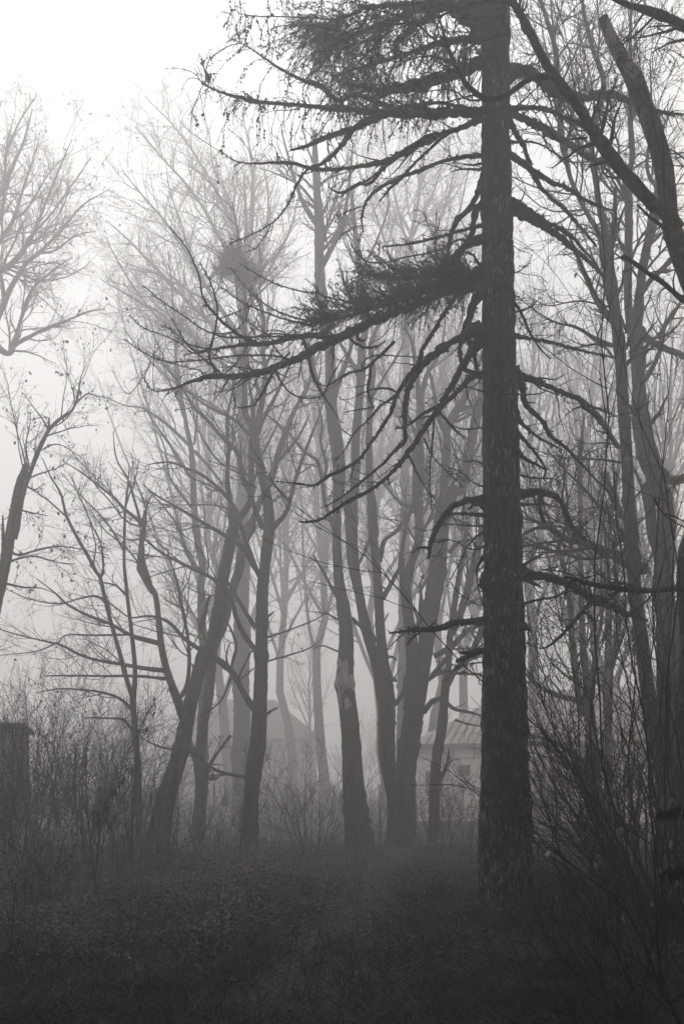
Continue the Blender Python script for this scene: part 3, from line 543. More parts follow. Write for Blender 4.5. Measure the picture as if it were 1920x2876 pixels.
# ------------------------------------------------------------------ the larch
LD = 12.7
larch = thing('larch_tree', 'big dark larch with scaly bark, drooping cone twigs and bare lower branches', 'tree',
              (px2w(1157 * 1.2245, HY, LD)[0], LD, float(ground_z(px2w(1157 * 1.2245, HY, LD)[0], LD))))
def larch_trunk():
    ty = np.array([2190, 2100, 2050, 2000, 1900, 1800, 1700, 1500, 1300, 1100, 900, 700, 500, 300, 150, 0, -300, -700, -1100]) * 1.2245
    tw = np.array([150, 136, 130, 126, 118, 110, 104, 95, 89, 84, 79, 74, 70, 64, 62, 62, 54, 40, 22]) * 1.2245 / FPX * LD / 2
    tx = np.array([1157, 1157, 1157, 1158, 1157, 1156.5, 1156, 1156, 1153, 1150, 1147, 1142, 1139, 1136, 1135, 1137, 1135, 1130, 1130]) * 1.2245
    z = EYE + (HY - ty) / FPX * LD; x = (tx - CX) / FPX * LD
    nz, na = 900, 120
    zs = np.linspace(z[0], z[-1], nz); xs = np.interp(zs, z, x); rs = np.interp(zs, z, tw)
    a = np.arange(na) / na * 2 * np.pi
    V = np.empty((nz, na, 3), np.float32)
    for i in range(nz):
        zz = zs[i]; r0 = rs[i]
        for j in range(na):
            c, s_ = math.cos(a[j]), math.sin(a[j])
            ridge = mnoise.noise(Vector((c * r0 * 17, s_ * r0 * 17, zz * 3.2)))
            plate = mnoise.noise(Vector((c * r0 * 40 + 9, s_ * r0 * 40, zz * 10)))
            big = mnoise.noise(Vector((c * 1.6 + 4, s_ * 1.6, zz * 0.9)))
            flare = max(0.0, 1 - (zz + 0.1) / 1.1) ** 2 * (0.14 + 0.15 * math.cos(5 * a[j] + 1.0 + .6 * math.sin(2 * a[j])))
            r = r0 * (1 + 0.035 * big + flare) + 0.026 * (abs(ridge) * 2 - 0.6) * min(1, r0 / .25) + 0.011 * plate
            V[i, j] = (xs[i] + r * c, LD + r * s_, zz)
    mb = MB(); i = np.arange(na); j = (i + 1) % na
    q = (np.arange(nz - 1)[:, None, None] * na + np.stack([i, j, j + na, i + na], -1)[None])
    mb.add(V, q)
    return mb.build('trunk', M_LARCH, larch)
larch_trunk()

def spurs(rng, P, R, per_m=22, L=(0.02, 0.06)):
    P, R = (P[None], R[None]) if P.ndim == 2 else (P, R)
    return grow(rng, P, R, per_m, t=(0.03, 1.0), ang=1.1, angj=0.3, K=3, up=0.1, wig=0.25, rmin=0.0045, rr=0.5, n_by_len=True, Labs=L, taper=0.5)

cones = MB(); OCT_V = unit(np.array([[0, 0, 1.25], [1, 0, .3], [.31, .95, .3], [-.81, .59, .3], [-.81, -.59, .3], [.31, -.95, .3], [0, 0, -1]])) * np.array([1, 1, 1.2])
OCT_T = [(0, 1, 2), (0, 2, 3), (0, 3, 4), (0, 4, 5), (0, 5, 1), (6, 2, 1), (6, 3, 2), (6, 4, 3), (6, 5, 4), (6, 1, 5)]
def put_cones(rng, P, frac=0.7, per=4):
    N, K, _ = P.shape
    k = rng.uniform(0.15, 1, (N, per)); use = rng.random((N, 1)) < frac
    f = np.clip(k * (K - 1), 0, K - 1.01); i = f.astype(int); u = (f - i)[..., None]
    pts = P[np.arange(N)[:, None], i] * (1 - u) + P[np.arange(N)[:, None], i + 1] * u
    pts = pts[np.broadcast_to(use, k.shape)] ; n = len(pts)
    pts = pts + rng.normal(size=(n, 3)) * .008
    r = rng.uniform(0.010, 0.017, n)
    v = pts[:, None] + OCT_V[None] * r[:, None, None]
    cones.add(v, None, np.arange(n)[:, None, None] * 7 + np.array(OCT_T)[None])

def needle_tufts(rng, mb, P, per_m=60, tuft=7, L=(0.018, 0.032), w=0.0021):
    N, K, _ = P.shape
    ln = np.linalg.norm(np.diff(P, axis=1), axis=2).sum(1); cnt = np.maximum(1, (ln * per_m).astype(int)); idx = np.repeat(np.arange(N), cnt); M = len(idx)
    f = np.clip(rng.uniform(0.1, 1, M) * (K - 1), 0, K - 1.01); i = f.astype(int); u = (f - i)[:, None]
    pos = np.repeat(P[idx, i] * (1 - u) + P[idx, i + 1] * u, tuft, 0); tan = np.repeat(unit(P[idx, i + 1] - P[idx, i]), tuft, 0)
    d = unit(rng.normal(size=pos.shape) + tan * 0.5); l = rng.uniform(L[0], L[1], len(pos))[:, None]
    side = unit(np.cross(d, rng.normal(size=pos.shape))) * w
    v = np.stack([pos - side, pos + side, pos + d * l], 1)
    mb.add(v, None, np.arange(len(pos) * 3).reshape(-1, 3))

def larch_branch(spec, d1=None, bare=3.0, drape=0, dlen=(0.2, 0.6), cone=0.5, needle=0, ndir=(0, 0, 0.0), nlen=(0.2, 0.5), seed=None, d0=LD, sub=3.5, blen=(0.15, 0.6)):
    larch_branch.k += 1; rng = rngs(1000 + larch_branch.k if seed is None else seed)
    if d1 is None: d1 = d0 + rng.uniform(-1.0, 0.8)
    P, R = trace(spec, d0, d1); R = np.maximum(R * .86, 0.005)
    P, R = knobbly(rng, P, R, .045, .22, 3.5)
    P, R = rough(rng, P, R, 0.16, 0.07)
    if abs(P[0, 0] - larch.location[0]) < .42:      # the collar where it leaves the stem
        s_ = np.concatenate([[0], np.cumsum(np.linalg.norm(np.diff(P, axis=0), axis=1))]); R = R * (1 + .6 * np.exp(-(s_ / .42) ** 2))
    thin = R.max() < 0.0215 and not needle and not drape
    mb = small if thin else MB()
    mb.tubes(P, R, 9, cap=True, vr=.07)
    SP, SR = spurs(rng, P, R, 34, (.02, .075)); mb.tubes(SP, SR, 4)
    bmb = mb; mb = small if thin else (MB() if drape >= 1.5 else bmb)
    P1, R1 = P[None], R[None]
    Q, QR = grow(rng, P1, R1, bare, t=(0.12, 1), ang=0.85, K=8, up=0.02, wig=0.13, rr=0.35, rmin=0.0045, n_by_len=True, Labs=blen)
    if len(Q):
        mb.tubes(Q, QR, 4)
        Q2, Q2R = grow(rng, Q, QR, sub, t=(0.2, 1), ang=0.8, K=5, up=0.0, wig=0.15, rr=0.6, rmin=0.0032, n_by_len=True, Labs=(0.05, 0.28)); mb.tubes(Q2, Q2R, 3)
        SP, SR = spurs(rng, np.concatenate([Q]), QR, 24, (0.012, 0.03)); mb.tubes(SP, SR * 0.8, 3)
    if drape:
        D, DR = grow(rng, P1, R1, drape, t=(0.12, 1), ang=1.1, angj=0.4, K=9, up=-0.26, wig=0.09, rr=0.2, rmin=0.0035, n_by_len=True, Labs=dlen); mb.tubes(D, np.minimum(DR, .006), 4)
        D2, D2R = grow(rng, D, DR, 4, t=(0.1, .9), ang=0.6, K=6, up=-0.28, wig=0.1, rr=0.7, rmin=0.003, n_by_len=True, Labs=(0.08, 0.3)); mb.tubes(D2, D2R * .8, 3)
        SP, SR = spurs(rng, D, DR, 45, (0.01, 0.022)); mb.tubes(SP, SR, 3)
        SP, SR = spurs(rng, D2, D2R, 40, (0.01, 0.02)); mb.tubes(SP, SR * .8, 3)
        put_cones(rng, D, cone, 5); put_cones(rng, D2, cone * .6, 3)
    br = None if thin else bmb.build('branch', M_LBR, larch)
    if drape >= 1.5: mb.build('twigs', M_TWIG, br)
    if needle:
        nb = MB(); tw = MB()
        T1, T1R = grow(rng, P1, R1, needle, t=(0.05, 0.95), ang=0.9, angj=0.4, K=8, up=0.0, wig=0.12, rr=0.2, rmin=0.004, n_by_len=True, Labs=nlen, bias=ndir)
        T2, T2R = grow(rng, T1, T1R, 7, t=(0.1, 1), ang=0.65, K=5, up=-0.02, wig=0.14, rr=0.7, rmin=0.0028, n_by_len=True, Labs=(0.06, 0.25))
        tw.tubes(T1, np.minimum(T1R, .007), 4); tw.tubes(T2, T2R, 3)
        needle_tufts(rng, nb, T1, 55); needle_tufts(rng, nb, T2, 55)
        tw.build('needle_twigs', M_TWIG, br); nb.build('needles', M_NEEDLE, br)
    return P, R
larch_branch.k = 0; small = MB()
lb = larch_branch
# the big needled bough to the left, and its long upswept side branches
lb('E: 1420,880,90 1330,900,84 1220,950,80 1050,1040,76 850,1140,76 700,1200,72 500,1300,70 300,1385,72 120,1450,68 0,1500,64|D: 1430,1130,72 1250,1200,66 1100,1260,62 1000,1285,60 850,1320,48 740,1300,44 650,1315,40 530,1350,28 450,1390,24 380,1400,18 310,1435,13 220,1410,10 170,1370,8 135,1280,4', 12.0, bare=5, drape=7.0, dlen=(0.1, 0.4), cone=0.25)
lb('E: 1400,900,60 1300,920,70 1150,960,70 980,1010,64 800,1080,56 650,1130,46 500,1180,36 350,1230,26 150,1290,16 0,1330,8', 12.3, bare=6, needle=85, ndir=(-0.75, 0, 0.45), nlen=(0.2, 0.7), drape=8, dlen=(0.1, 0.35), cone=0.2)
lb('E: 1380,920,50 1250,930,50 1100,930,44 900,930,36 700,940,26 540,930,14 440,900,6', 13.1, bare=3, needle=95, ndir=(-0.7, 0, 0.4), nlen=(0.15, 0.55))
lb('E: 1330,1000,40 1200,1040,40 1060,1060,34 900,1130,24 800,1200,12', 12.9, bare=3, needle=46, ndir=(-0.3, 0, -0.5), nlen=(0.1, 0.4), drape=16, dlen=(0.2, 0.5), cone=0.1)
lb('D: 1100,1045,26 970,1010,26 880,940,25 740,830,22 660,740,20 610,620,18 590,480,16 520,320,13 460,220,10 365,105,5', 11.5, d0=12.1, bare=0.8, blen=(.05, .15))
lb('D: 745,1300,22 690,1160,22 680,1100,20 720,960,18 745,820,17 735,700,15 700,580,13 650,490,11 600,390,5', 11.9, d0=12.05, bare=0.8, blen=(.05, .2))
lb('E: 400,1340,40 220,1400,42 100,1425,40 0,1400,42|D: 1500,985,44 1300,1010,44 1150,1040,40 950,1045,30 800,1070,22 690,1085,18 570,1110,12 475,1135,5', 11.8, d0=12.35, bare=2, drape=1.5, dlen=(.05, .2))
for sp, dd in (('E: 150,1290,20 0,1300,20|D: 1560,900,19 1400,880,17 1250,830,15 1000,740,13 850,640,11 740,560,8 635,480,4', 11.7), ('E: 200,1230,16 0,1230,16|D: 1560,860,17 1400,840,16 1250,800,15 1100,710,12 960,580,8 850,430,3', 12.8),
               ('E: 640,1110,18 480,1130,17 350,1135,16 120,1100,15 0,1060,14|D: 1568,645,14 1400,620,13 1250,580,11 1100,510,8 920,395,3', 12.9), ('D: 1500,985,18 1200,980,15 1000,990,14 800,990,14 700,950,13 550,895,12 430,780,10 300,700,7 150,575,3', 11.6),
               ('D: 1330,1170,18 1250,1145,16 1100,1135,16 850,1140,15 700,1160,14 500,1180,12 350,1185,10 180,1130,7 0,1005,3', 11.5), ('D: 690,1085,16 500,1040,12 390,940,8 290,895,3', 11.6), ('D: 800,1300,18 620,1150,14 480,1020,11 420,910,7 380,835,3', 11.9),
               ('D: 690,1090,16 620,1110,14 520,1112,12 480,1060,11 340,985,10 180,930,7 90,870,5 35,810,3', 12.0), ('D: 1195,1240,28 1140,1350,24 1100,1450,20 1030,1530,16|I: 890,280,15 800,380,13 770,420,11 700,380,9 660,310,6 660,180,3', 12.0),
               ('D: 1190,1240,14 1270,1380,10 1380,1460,8 1500,1482,7 1568,1465,6', 12.2), ('D: 760,1310,16 860,1230,12 930,1150,9 980,1060,5 1000,1000,3', 12.1), ('D: 640,1310,16 620,1260,12 550,1245,9 440,1215,6 340,1190,3', 12.1), ('D: 730,960,14 850,950,11 930,900,8 980,830,5 1000,740,3', 11.9),
               ('D: 760,840,12 860,800,9 1000,745,7 1080,735,4', 12.0), ('D: 1000,1000,13 1150,960,12 1350,970,14 1568,960,18', 12.3), ('E: 100,1250,14 -100,1200,10|D: 1330,980,10 1130,960,8 1000,870,6 830,770,4', 12.8)):
    lb(sp, dd, d0=12.3, bare=1.2, blen=(.05, .25))
for sp, dd in (('F: 240,0,20 290,150,20 310,250,18 370,370,16 430,460,13 500,570,6', 12.2), ('F: 560,0,20 640,60,20 740,60,16 800,20,10', 12.5), ('F: 150,100,16 60,220,13 110,310,11 200,400,9 290,405,6 400,380,4', 12.1), ('F: 700,180,22 640,215,20 560,230,18 470,280,16 380,330,11 330,300,5', 12.0),
               ('F: 860,20,26 770,110,24 700,180,22 690,280,20 685,400,16 720,470,8', 12.4), ('F: 380,390,14 450,240,10 530,110,6', 12.0), ('F: 880,390,20 780,450,18 690,545,14 570,665,12 545,720,9 500,790,6 460,840,3', 12.2), ('F: 890,370,16 800,340,14 700,350,10 620,380,6', 12.0),
               ('F: 580,665,12 520,630,10 490,600,5', 12.2), ('F: 640,220,12 700,120,10 1000,125,8', 12.5), ('F: 720,470,12 640,480,8 530,500,5', 12.0)):
    lb(sp, dd, d0=12.3, bare=2.2, blen=(.08, .35))
# bare limbs hanging down left of the trunk
lb('E: 1380,910,36 1330,930,36 1200,1030,36 1130,1085,40 1080,1180,40 1000,1290,36 930,1420,34 840,1560,32|F: 1020,170,34 900,340,34 850,470,32 780,600,30 700,710,28 640,800,27 550,870,25 450,920,22 380,960,19 335,1000,17 290,980,14 180,985,11 55,970,5', 11.6, bare=1.5, drape=0.6, dlen=(.05, .25))
lb('E: 1400,1360,70 1330,1385,66 1180,1425,60 1000,1500,52|F: 1250,30,58 1100,130,50 1000,270,45 950,370,38 930,520,34 925,660,31 935,730,28 885,735,24 830,800,22 740,880,20 600,1000,17 480,1090,13 365,1155,7', 11.8, bare=1.4, drape=0.5, dlen=(.05, .25))
lb('F: 1480,0,50 1440,30,48 1400,80,46 1320,210,46 1200,420,45 1140,500,44 1060,620,40 980,730,36 900,840,34 820,930,32 700,1030,30 580,1090,28 450,1170,25 350,1230,21 220,1245,15', 11.5, bare=1.2, drape=0.5, dlen=(.05, .3))
lb('F: 1470,235,36 1380,250,36 1340,300,36 1280,370,34 1180,470,30 1110,540,24', 12.1, bare=1)
lb('F: 1150,470,28 1060,510,24 980,570,20 930,600,16 870,612,13', 12.0, d0=12.2, bare=1.5, blen=(.05, .2))
lb('E: 1330,1050,50 1270,1120,52 1260,1250,50 1190,1360,48 1170,1480,44 1180,1560,40|F: 1300,80,36 1315,160,34 1360,240,36 1460,250,34', 12.4, bare=1)
lb('E: 1330,1300,40 1250,1330,44 1260,1480,38 1290,1568,34|F: 1400,100,32 1420,240,28', 12.5, bare=1)
lb('E: 1370,60,28 1340,130,34 1320,280,40 1260,375,45 1160,480,44 1110,600,40 1080,700,34 1065,810,28', 12.4, bare=1.5)
lb('E: 1380,310,40 1320,335,40 1293,380,40 1290,480,40 1250,600,40 1200,710,44 1110,810,46 980,910,40', 12.5, bare=1.5)
lb('E: 1400,620,60 1330,645,58 1220,690,56 1120,800,52 980,900,44 850,1000,34', 12.3, bare=1.5, needle=2, ndir=(-.4, 0, .6))
lb('E: 1390,510,26 1330,520,26 1200,560,25 1000,620,23 800,670,21 640,685,17 570,690,14', 12.4, bare=2, drape=2, dlen=(.05, .2))
lb('E: 1280,660,28 1220,635,22 1130,645,20 1000,730,16 800,760,14 600,815,13 440,815,11 340,750,8 295,670,4', 11.7, d0=12.5, bare=1.5)
lb('E: 1390,850,20 1320,830,18 1280,760,17 1200,730,14', 12.5)
lb('E: 980,800,12 975,600,9 985,400,5', 12.6, d0=12.6, bare=3, needle=7, nlen=(.06, .22), ndir=(0, 0, .5)); lb('E: 960,620,8 910,500,6 885,410,3', 12.6, d0=12.6, bare=2, needle=5, nlen=(.05, .15))
lb('E: 1000,565,8 1090,560,4', 12.6, d0=12.6, bare=1, needle=6, nlen=(.05, .12))
# short lower branches on the left
lb('K: 1180,0,44 1130,5,42 1000,20,45 920,60,42 840,150,40 790,230,38 758,310,34 755,395,14', 12.2, bare=3.5, blen=(.1, .5))
lb('K: 770,325,26 740,325,22 690,325,16 655,360,8', 12.1, d0=12.2, bare=5, blen=(.05, .3)); lb('K: 1170,110,26 1120,105,22 1000,100,20 920,100,15', 12.4, bare=1); lb('K: 1170,110,40 1130,80,36 1100,40,30 1060,42,22 1020,70,12', 12.4, bare=1)
lb('K: 1180,800,46 1125,805,42 1000,810,40 920,815,46 850,850,44 770,850,40 720,870,34 660,885,28 610,870,18 500,890,13', 11.9, bare=1.5, blen=(.05, .2))
lb('K: 610,880,10 530,950,7 490,1000,3', 11.9, d0=12.0, bare=1, blen=(.03, .1)); lb('K: 700,880,20 630,940,14 620,975,6', 12.0, d0=12.0, bare=1, blen=(.03, .1)); lb('K: 665,890,16 655,850,12', 12.0, d0=12.0, bare=0.5); lb('K: 760,850,14 810,800,8', 12.0, d0=12.0, bare=0.5)
lb('K: 1190,985,46 1150,995,42 1090,1010,40 1040,1040,36 950,1075,28', 12.1, bare=1, blen=(.03, .1)); lb('K: 1070,1015,22 1010,1018,16 960,1018,13', 12.2, d0=12.3, bare=0.5)
lb('K: 1140,1080,8 1030,1090,7 960,1110,6 910,1090,3', 12.3, bare=1, needle=9, nlen=(.1, .35), ndir=(-.2, 0, -.9), blen=(.03, .1))
lb('K: 1405,685,8 1300,708,8 1200,712,8 1110,710,8 1020,665,8 940,610,7 895,550,4', 12.0, d0=12.28, bare=1, blen=(.03, .1)); lb('K: 1150,340,20 1080,450,13 1088,600,12 1115,700,8', 12.4, bare=1.5); lb('K: 1140,210,12 1040,280,9 960,430,7 880,580,4', 12.2, bare=3); lb('K: 1140,180,10 1010,180,8 880,170,5 800,200,3', 12.0, bare=4); lb('K: 1140,300,10 1050,340,8 900,270,6 830,290,3', 12.1, bare=5)
lb('K: 1165,480,60 1130,520,54 1105,560,40 1120,600,24', 12.5, bare=0.3, blen=(.03, .08)); lb('F: 1480,1010,10 1400,980,8 1300,900,6 1230,880,3', 12.2, bare=7, blen=(.1, .4)); lb('F: 1480,870,10 1420,830,8 1330,830,6 1260,790,3', 12.4, bare=8, blen=(.1, .4)); lb('F: 1570,370,9 1480,365,9 1400,340,9 1330,320,8', 12.0, d0=12.2, bare=1)
lb('F: 1560,585,8 1480,600,8 1350,615,8 1270,600,7 1200,540,5', 12.0, d0=12.2, bare=1); lb('F: 1160,500,20 1230,580,20 1290,640,16 1340,672,12', 12.3, d0=12.2, bare=1, blen=(.03, .1)); lb('F: 1130,540,16 1120,700,14 1105,850,12 1100,990,8 1115,1160,3', 12.0, d0=12.2, bare=1.5, blen=(.05, .15)); lb('F: 960,790,16 1010,900,12 1070,1010,9 1110,1075,4', 11.8, d0=11.9, bare=1.5); lb('F: 1060,680,14 1110,790,10 1200,890,8 1330,1010,5', 12.0, d0=12.2, bare=2)
# upper left
lb('B: 1330,1010,64 1250,1000,62 1100,985,66 900,1015,72 700,1020,70 500,1010,68 200,970,62 0,935,58|A: 1480,960,52 1350,950,46 1100,930,38 800,915,32 600,880,29 420,830,25 330,790,18 270,740,12 215,740,6', 11.7, bare=5, drape=26, dlen=(0.12, 0.6), cone=0.5)
lb('B: 1330,1040,50 1250,1055,34 1000,1140,40 800,1200,64 600,1330,62 440,1420,58 250,1465,40 0,1490,34|A: 1400,1490,34 1230,1490,34 1050,1440,29 850,1430,24 620,1440,18 500,1415,14 420,1360,11 365,1325,8', 11.6, bare=3, drape=3, dlen=(.05, .35))
lb('B: 480,1400,50 350,1530,36 250,1640,30|E: 400,170,28 280,230,22 170,280,15 120,210,5', 11.9, d0=12.1, bare=2, drape=1, dlen=(.1, .3)); lb('B: 480,1400,40 360,1520,28 240,1600,18 100,1680,10 -50,1760,5', 11.6, d0=12.1, bare=2)
lb('B: 1340,970,40 1200,970,36 1050,930,30 900,900,27 760,905,26 600,930,28 350,1020,34 180,1090,40 100,1200,40 0,1310,38|A: 1330,1400,30 1200,1475,24 1100,1530,20|D: 1290,-40,16 1160,90,13 1050,150,11 940,200,8 840,240,3', 10.7, d0=12.2, bare=2.2, drape=1.5, dlen=(.1, .35), cone=.2); lb('D: 1165,85,11 1130,170,9 1080,230,7 1040,285,5 985,300,3', 10.8, d0=10.9, bare=5, blen=(.05, .2))
lb('B: 840,1010,50 640,940,50 450,990,54 200,1090,50|A: 1450,1150,54 1300,1200,52 1200,1250,44 1100,1310,28 1000,1325,22', 11.5, d0=12.2, bare=1.5, drape=1.5, dlen=(.1, .3))
lb('B: 1330,1360,34 1250,1365,32 1050,1390,34 900,1430,34 720,1500,33 550,1560,30|E: 700,150,30 600,180,29 500,240,28 420,330,25 390,440,20 385,530,15 400,580,5', 12.0, bare=1.6); lb('E: 395,365,12 290,400,10 200,450,7 170,500,4', 11.9, d0=12.05, bare=1.5, blen=(.05, .2)); lb('E: 390,520,11 300,550,9 230,600,6 210,660,4', 12.0, d0=12.02, bare=1.5, blen=(.05, .2)); lb('E: 395,560,9 370,600,7 370,640,3', 12.0, d0=12.0, bare=1, blen=(.03, .1))
lb('B: 1330,1040,34 1250,1070,30 1050,1130,30 900,1220,30 740,1370,29 600,1500,27|E: 720,130,25 640,200,20 580,270,16 530,330,12', 12.3, bare=1.8, drape=.8, dlen=(.05, .2))
lb('B: 1310,1435,18 1250,1440,17 1180,1455,15 1090,1445,9', 12.5, bare=1); lb('B: 1320,1497,20 1250,1495,18 1100,1490,16 990,1510,9', 12.5, bare=1, blen=(.05, .15)); lb('B: 1120,1495,12 1020,1460,9 940,1440,5', 12.5, d0=12.55, bare=1)
lb('B: 1150,1000,50 950,975,56 700,990,44 400,930,42 150,830,40|A: 1450,910,40 1300,790,36 1170,725,31 1040,690,28 900,600,23 750,500,17 600,400,12 440,325,4', 12.2, bare=3, drape=11, dlen=(.2, .7), cone=.5)
lb('A: 560,378,7 480,395,7 420,420,7 310,490,6 250,590,5 245,690,4', 12.1, d0=12.2, bare=1, drape=3, dlen=(.08, .25), cone=.9); lb('A: 250,690,8 215,750,7 180,850,5 105,1010,3', 11.7, d0=11.75, bare=3, drape=4, dlen=(.1, .3), cone=.8, blen=(.1, .3))
lb('B: 1250,150,120 1080,110,110 900,40,86 650,60,64 400,60,50 150,80,38|A: 1500,160,24 1350,160,20 1150,150,17 1000,150,14 850,145,10 720,148,6 640,122,4 530,120,2', 12.1, bare=4, drape=20, dlen=(.2, .55), cone=.5); lb('A: 835,150,8 805,90,6 785,0,4 770,-80,2', 12.1, d0=12.15, bare=1, blen=(.03, .1))
lb('B: 1350,540,90 1230,560,90 1000,640,96 800,700,96 600,760,80 400,800,60 200,760,40 50,740,24', 13.2, bare=5, drape=30, dlen=(.15, .6), cone=.4, needle=26, ndir=(-.3, 0, -.2))
lb('B: 1080,60,90 900,40,76 700,200,64 550,330,64 490,460,50 500,560,24', 12.6, d0=12.4, bare=3, drape=4, dlen=(.2, .5)); lb('B: 1000,60,70 800,60,60 500,170,50 250,260,40 50,330,30|A: 1350,300,22 1200,330,16', 12.5, d0=12.4, bare=5, drape=30, dlen=(.3, .9), cone=.5, needle=40, ndir=(-.1, 0, -.7), nlen=(.3, .8))
lb('B: 1350,380,56 1230,350,54 1100,350,50 850,400,44 600,480,40 300,560,32 100,620,20|A: 1350,700,10', 12.8, d0=12.7, bare=5, drape=30, dlen=(.2, .7), cone=.4, needle=22, ndir=(-.1, 0, -.6), nlen=(.3, .7)); lb('A: 1568,120,30 1480,130,26 1360,180,22 1250,230,16 1150,240,9', 12.4, d0=12.4, bare=6, drape=44, dlen=(.3, .9), cone=.3, needle=60, ndir=(-.2, 0, -.9), nlen=(.3, .9))
lb('A: 1568,250,26 1450,300,22 1330,300,16 1250,290,9', 12.9, d0=12.7, bare=6, drape=44, dlen=(.3, .8), cone=.3, needle=60, ndir=(0, 0, -.9), nlen=(.3, .8)); lb('A: 1030,90,7 1060,60,6 1110,60,5 1180,80,4', 12.3, d0=12.3, bare=1, needle=10, nlen=(.06, .15), ndir=(0, 0, -.3))
# the thick upper fork left of the trunk top
lb('B: 1370,420,150 1310,260,200 1200,140,230 1130,0,220 1080,-200,170 1040,-500,110', 12.9, bare=0.4)
# right side
GD = dict(bare=3.0, blen=(.1, .7))
lb('M: 120,880,60 200,872,58 350,850,54 450,870,48 530,920,44 570,1020,40 640,1160,38 740,1270,44', 13.6, **GD); lb('M: 340,880,30 345,960,30 355,1040,34 390,1110,30', 13.2, d0=13.0, bare=1); lb('L: 150,1600,44 195,1700,46 200,1780,46 205,1850,44|M: 205,80,44 330,190,40 440,370,36 520,450,34 600,500,30 700,620,24 830,760,19 950,880,14 1000,970,8', 13.4, **GD)
lb('L: 120,1640,50 190,1680,46 350,1740,44 530,1820,42 700,1880,42|M: 720,125,42 800,180,40 860,260,36 920,350,30 1000,460,20', 14.4, **GD); lb('M: 740,125,26 820,140,24 900,170,20 1000,215,12', 14.2, d0=13.8, bare=1.5); lb('L: 60,1040,26 115,1050,22 180,1110,22 240,1260,20 320,1410,17 440,1540,8', 13.2, **GD)
lb('L: 70,1320,44 130,1330,40 300,1365,36 500,1410,32 700,1460,26 960,1515,16', 14.6, **GD); lb('L: 40,230,76 120,265,70 300,360,66 500,490,60 650,610,54 780,720,44 880,830,24', 14.6, **GD); lb('L: 50,190,50 120,200,46 250,270,42 400,370,40 540,440,38 620,500,34 720,610,26 820,730,12', 13.8, **GD); lb('L: 640,620,30 700,740,30 780,910,28 850,1030,22 930,1140,12', 14.0, d0=13.9, bare=2)
lb('C: 30,920,66 100,950,64 300,1050,64 450,1140,66 600,1225,60 750,1330,48 860,1365,26', 14.8, **GD); lb('C: 20,930,50 100,925,42 300,910,46 480,950,44 600,1030,40 690,1065,26', 13.6, **GD); lb('C: 40,980,36 90,1050,36 180,1200,36 260,1380,40 300,1508,42|L: 400,130,40 550,260,36 700,420,32 830,580,20', 14.4, **GD)
lb('C: 50,1270,50 100,1300,50 250,1430,50 380,1500,46 480,1568,42|L: 560,80,38 700,170,34 850,240,26 1000,290,12', 13.6, bare=2.5, blen=(.1, .6)); lb('C: 0,600,110 90,620,96 200,610,90 330,660,96 450,760,84 540,825,78 720,835,74 900,800,72 1080,850,60 1300,930,44 1568,965,22', 14.2, bare=4, drape=12, dlen=(.1, .35), cone=.3, needle=14, ndir=(0, 0, .2), nlen=(.1, .35))
lb('C: 50,1180,20 130,1200,20 300,1200,17 450,1280,15 600,1370,12 780,1370,8 900,1340,4', 13.8, bare=2.5); lb('M: 120,120,34 160,230,32 250,330,30 350,400,26 450,450,20 540,490,10', 13.3, **GD); lb('M: 130,330,30 200,400,28 300,510,24 400,660,18 380,720,14', 13.2, **GD); lb('M: 150,480,26 210,560,24 330,620,18 400,670,10', 13.0, **GD)
lb('M: 140,1530,110 215,1555,90 330,1560,80 450,1575,78 560,1610,74 680,1690,72 800,1765,68 1000,1850,58 1130,1900,44 1260,1935,26', 14.3, bare=1.2, blen=(.1, .5)); lb('M: 790,1740,36 740,1800,36 700,1860,34 650,1940,34|N: 620,130,34 560,200,28 500,265,26 450,310,18 400,345,15 290,366,11 210,310,8', 13.2, d0=13.7, bare=2); lb('N: 690,60,30 760,100,22 800,200,16', 13.4, d0=13.5, bare=1)
lb('M: 170,1815,16 215,1790,15 400,1750,17 480,1740,18 560,1700,20 620,1690,20', 13.2, bare=1); lb('M: 170,1490,20 240,1450,19 310,1410,17 370,1380,10', 12.9, bare=2); lb('M: 230,1590,30 310,1630,20 375,1665,8', 12.6, bare=.5); lb('M: 150,960,22 200,960,20 300,955,16 420,960,10', 12.9, bare=2); lb('M: 150,700,16 220,720,14 380,740,11 480,730,9 520,780,7 530,860,4', 13.0, bare=2.5); lb('N: 150,150,60 215,185,40 270,215,8', 12.6, bare=.3)
lb('L: 0,1830,14 60,1830,13 160,1835,12 320,1830,10 420,1800,5', 12.0, d0=12.25, bare=2); lb('L: 80,790,8 160,795,7 230,740,3', 12.6, bare=3, needle=6, nlen=(.05, .15)); lb('L: 60,560,40 115,550,16', 12.5, bare=.3); lb('L: 60,1130,14 130,1135,12 260,1100,9 350,1010,4', 12.9, bare=3)
# the crown above the picture
rng = rngs(1900); zs_ = np.sort(rng.uniform(12.4, 18.5, 46)); mb = MB(); nb = MB(); cx_ = larch.location[0] - .1
for k, z in enumerate(zs_):
    az = k * 2.4 + rng.normal() * .3; L = 4.6 * (1 - (z - 12) / 9.5) + .4; s_ = np.linspace(0, 1, 10)
    P = np.stack([cx_ + math.cos(az) * L * s_, LD + math.sin(az) * L * s_, z - .5 * L * s_ * .5 + .25 * L * s_ ** 2], -1); R = .05 * (1 - .85 * s_); mb.tubes(P, R, 6)
    T1, T1R = grow(rng, P[None], R[None], 14, t=(.1, 1), ang=1.0, K=7, up=-.2, wig=.1, rmin=.004, rr=.2, n_by_len=True, Labs=(.3, .9)); mb.tubes(T1, T1R, 3)
    T2, T2R = grow(rng, T1, T1R, 7, t=(.1, 1), ang=.8, K=4, up=-.2, wig=.1, rmin=.003, rr=.6, n_by_len=True, Labs=(.1, .35)); mb.tubes(T2, T2R, 3); put_cones(rng, T1, .5, 4)
